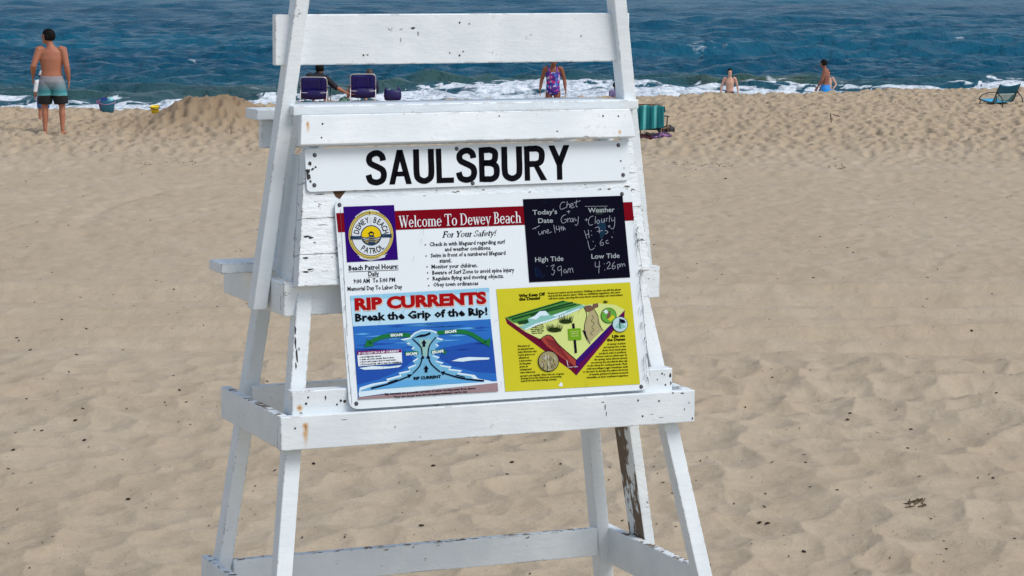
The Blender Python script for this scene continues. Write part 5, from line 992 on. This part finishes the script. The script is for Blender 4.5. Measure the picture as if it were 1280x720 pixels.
for nm, lb, ct, u, v, parts, m in (('backpack', 'black bag lying on the sand right of the striped towel chair', 'bag', 837, 166, [((0, 0, .085), (.10, .10, .09), 3), ((-.10, .03, .05), (.12, .1, .06), 4)], mat('black_nylon', (.012, .012, .014), .6)),
                               ('beach_cloth', 'dark purple patterned cloth heaped beside the black bag', 'cloth', 826, 169, [((0, 0, .05), (.15, .12, .07), 6), ((.08, .02, .04), (.10, .1, .06), 9)], blotch('purple_print', [(34, 18, 48), (96, 44, 110), (22, 22, 60), (150, 110, 150)], 30)),
                               ('beach_cloth', 'dark red cloth heaped under the striped towel chair', 'cloth', 804, 169.5, [((0, 0, .05), (.14, .12, .065), 2), ((.07, -.02, .05), (.10, .08, .06), 7)], blotch('red_print', [(70, 14, 30), (120, 26, 44), (30, 12, 26)], 28))):
    bm = bmesh.new()
    for c_, r_, s_ in parts: lump(bm, c_, r_, s_, .4)
    o = from_bm(nm, bm, m, None, True); o.location = P2(u, v, -.005); tag(o, lb, ct)

# ------------------------------------------------------------------ buckets, board, sticks, litter
def bucket(name, label, loc, r0, r1, hgt, m, hm, tiltv=(0, 0, 0)):
    t = thing(name, label, 'bucket', loc); t.rotation_euler = tiltv; bm = bmesh.new(); n = 32; prof = [(r0*.2, .0), (r0, 0), (r1, hgt), (r1*1.06, hgt), (r1*1.06, hgt-.015), (r1*1.01, hgt-.018)]; pin = [(r1*.97, hgt), (r0*.96, .008), (r0*.2, .008)]
    rings = [[bm.verts.new((r*math.cos(2*math.pi*k/n), r*math.sin(2*math.pi*k/n), z_)) for k in range(n)] for r, z_ in [prof[5], prof[4], prof[3], pin[0], pin[1], pin[2]]]
    out = [[bm.verts.new((r*math.cos(2*math.pi*k/n), r*math.sin(2*math.pi*k/n), z_)) for k in range(n)] for r, z_ in [prof[0], prof[1], (r1*1.005, hgt-.018)]]
    for RR in (rings, out):
        for a, b in zip(RR, RR[1:]):
            for k in range(n): bm.faces.new((a[k], a[(k+1) % n], b[(k+1) % n], b[k]))
    bm.faces.new(out[0]); bm.faces.new(rings[-1]); from_bm('pail', bm, m, t, True)
    bm = bmesh.new(); tube(bm, smooth_path([(-r1*1.05, 0, hgt-.02), (-r1*.9, -r1*.75, hgt*.80), (0, -r1*1.12, hgt*.68), (r1*.9, -r1*.75, hgt*.80), (r1*1.05, 0, hgt-.02)], 5), .007); from_bm('handle', bm, hm, t, True); return t
pb = PC(133.5, .9, -.01)
bucket('bucket', 'large teal bucket holding toys and a pale ball, left of the heaped sand', pb, .125, .152, .235, mat('teal_plastic', srgb(44, 124, 152), .4), mat('pink_plastic', srgb(170, 120, 160), .4))
bm = bmesh.new(); ell(bm, (0, 0, 0), (.055, .055, .055), None, 24); o = from_bm('ball', bm, mat('pale_aqua_plastic', srgb(140, 206, 208), .4), None, True); o.location = pb+V3(.065, .0, .245); tag(o, 'pale aqua ball resting in the top of the large teal bucket', 'ball')
t = thing('toy_spade', 'dark blue toy spade sticking out of the large teal bucket', 'toy', pb+V3(-.07, .03, .10)); bm = bmesh.new(); tube(bm, [(0, 0, -.05), (0, 0, .14)], .012); from_bm('handle', bm, mat('dark_blue_plastic', srgb(34, 46, 150), .4), t, True)
bm = bmesh.new(); tube(bm, smooth_path([(-.05, 0, .14), (-.045, 0, .165), (0, 0, .175), (.045, 0, .165), (.05, 0, .14), (-.05, 0, .14)], 4), .012); from_bm('grip', bm, mat('dark_blue_plastic', srgb(34, 46, 150), .4), t, True)
t = thing('toy_rake', 'pink toy rake leaning on the left rim of the large teal bucket', 'toy', pb+V3(-.125, -.06, .06)); t.rotation_euler = (0, R(-12), 0); bm = bmesh.new(); tube(bm, [(0, 0, -.04), (0, 0, .13)], .014); from_bm('handle', bm, mat('pink_toy_plastic', srgb(170, 96, 150), .4), t, True)
bm = bmesh.new(); abox(bm, -.045, .045, -.01, .01, .13, .15, .003); [abox(bm, x-.007, x+.007, -.008, .008, .148, .185, .002) for x in (-.036, -.012, .012, .036)]; from_bm('rake_head', bm, mat('pink_toy_plastic', srgb(170, 96, 150), .4), t, True)
bucket('bucket', 'small yellow bucket tipped against the heap of sand', P2(194.5, 144, .015), .062, .083, .155, mat('yellow_plastic', srgb(238, 206, 26), .35), mat('dark_handle', (.03, .03, .03), .5), (R(6), R(-9), R(30)))
bm = bmesh.new(); lump(bm, (0, 0, 0), (.075, .05, .018), 3, .2); lump(bm, (.07, .02, 0), (.05, .03, .015), 6, .2); o = from_bm('toy_shovel', bm, mat('faded_red_plastic', srgb(150, 82, 62), .5), None, True); o.location = P2(209, 139.5, .01); o.rotation_euler = (0, R(18), R(-20)); tag(o, 'faded red toy scoop half buried beside the yellow bucket', 'toy')
bd = shore(1040, 78.2, 0); bm = bmesh.new()
o_ = [(math.copysign(abs(math.cos(a))**.6, math.cos(a))*.30, math.copysign(abs(math.sin(a))**.75, math.sin(a))*.2) for a in [2*math.pi*i/32 for i in range(32)]]
f0 = [bm.verts.new((x, -.02+.10*x*x, z_+.2)) for x, z_ in o_]; f1 = [bm.verts.new((x, .03+.10*x*x, z_+.2)) for x, z_ in o_]; bm.faces.new(f0); bm.faces.new(f1[::-1]); [bm.faces.new((f0[i], f1[i], f1[(i+1) % 32], f0[(i+1) % 32])) for i in range(32)]
bmesh.ops.bevel(bm, geom=[e for e in bm.edges if len(e.link_faces) == 2 and (len(e.link_faces[0].verts) > 4 or len(e.link_faces[1].verts) > 4)], offset=.012, segments=2, affect='EDGES')
o = from_bm('bodyboard', bm, mat('cyan_foam_board', srgb(24, 160, 226), .4), None, True); o.location = V3(bd.x, bd.y, .385-1.0); o.location.z = CAMZ-(112.5-HOR)*bd.y/FOC-.30; o.rotation_euler = (R(-25), R(14), R(8)); tag(o, 'bright cyan bodyboard held low beside the man in blue shorts', 'bodyboard')
STK = mat('driftwood_dark', (.05, .032, .02), .85, .2, .3, 60)
def stick(label, pts, r):
    bm = bmesh.new(); tube(bm, smooth_path(pts, 4), r, 7); o = from_bm('driftwood_stick', bm, STK, None, True); tag(o, label, 'stick'); return o
a = P2(1039, 150.5); stick('thin dark stick standing upright in the sand near the bathers', [a-V3(0, 0, .05), a+V3(-.008, 0, .08), a+V3(-.014, 0, .17)], .009)
a = P2(1041, 146); b = P2(1049, 149.5); stick('thin dark stick slanting down beside the upright stick', [a+V3(0, 0, .07), (a+b)/2+V3(0, 0, .03), b], .008)
a = P2(288, 165); stick('thin brown twig standing in front of the heap of sand', [a-V3(0, 0, .05), a+V3(.01, 0, .1), a+V3(.0, 0, .19)], .006)
# scraps of dark seaweed and driftwood strewn over the sand
rr = random.Random(21); bm = bmesh.new()
def chip(u, v, L, w, rot):
    p = P2(u, v, .006); M = Matrix.Translation(p) @ Matrix.Rotation(rot, 4, 'Z') @ Matrix.Rotation(rr.uniform(-.35, .35), 4, 'Y')
    n0 = len(bm.verts); bmesh.ops.create_icosphere(bm, subdivisions=1, radius=1); bm.verts.ensure_lookup_table()
    for q in bm.verts[n0:]: q.co = M @ V3(q.co.x*L/2*rr.uniform(.6, 1.2), q.co.y*w/2*rr.uniform(.6, 1.2), q.co.z*w*.35*rr.uniform(.5, 1.2))
for i in range(950):
    v = 168+(730-168)*rr.random()**.8; u = rr.uniform(-40, 1320); sc = (v-HOR)/FOC/CAMZ; pxm = 1/((v-HOR)/CAMZ)
    k = rr.random(); L = pxm*(1.8+4.6*k**3)*(.8 if v < 300 else 1.1); chip(u, v, L, max(.004, L*rr.uniform(.2, .5)), rr.uniform(0, 3.14))
for u, v in ((152, 632), (7, 569), (302, 548), (525, 665), (97, 556), (388, 587), (1012, 700), (1065, 532), (1068, 526), (965, 663), (86, 529), (540, 589), (955, 665), (640, 580)): chip(u, v, .036, .022, rr.uniform(-.6, .6))
tag(from_bm('seaweed_scraps', bm, mat('dry_seaweed', (.035, .026, .020), .9, .2, .5, 30)), None, None, kind='stuff')
bm = bmesh.new()
for (u, v, n, w) in ((1152, 637, 14, .06), (1045, 208, 14, .14), (895, 206, 12, .25), (850, 204, 10, .2), (226, 203, 12, .25), (183, 204, 8, .12), (150, 186, 14, .5), (560, 128, 6, .4)):
    for i in range(n):
        a = P2(u+rr.uniform(-1, 1)*w*FOC/gp(u, v).y, v+rr.uniform(-1, 1)*(5.5 if v > 600 else 2.2), .008); q = V3(rr.uniform(-1, 1), rr.uniform(-1, 1), rr.uniform(.0, .35))*.055; tube(bm, [a-q*.5, a+q*.5], .0035, 5)
tag(from_bm('dry_grass_tufts', bm, mat('dry_grass', (.10, .07, .04), .9, .2, .4, 30)), None, None, kind='stuff')
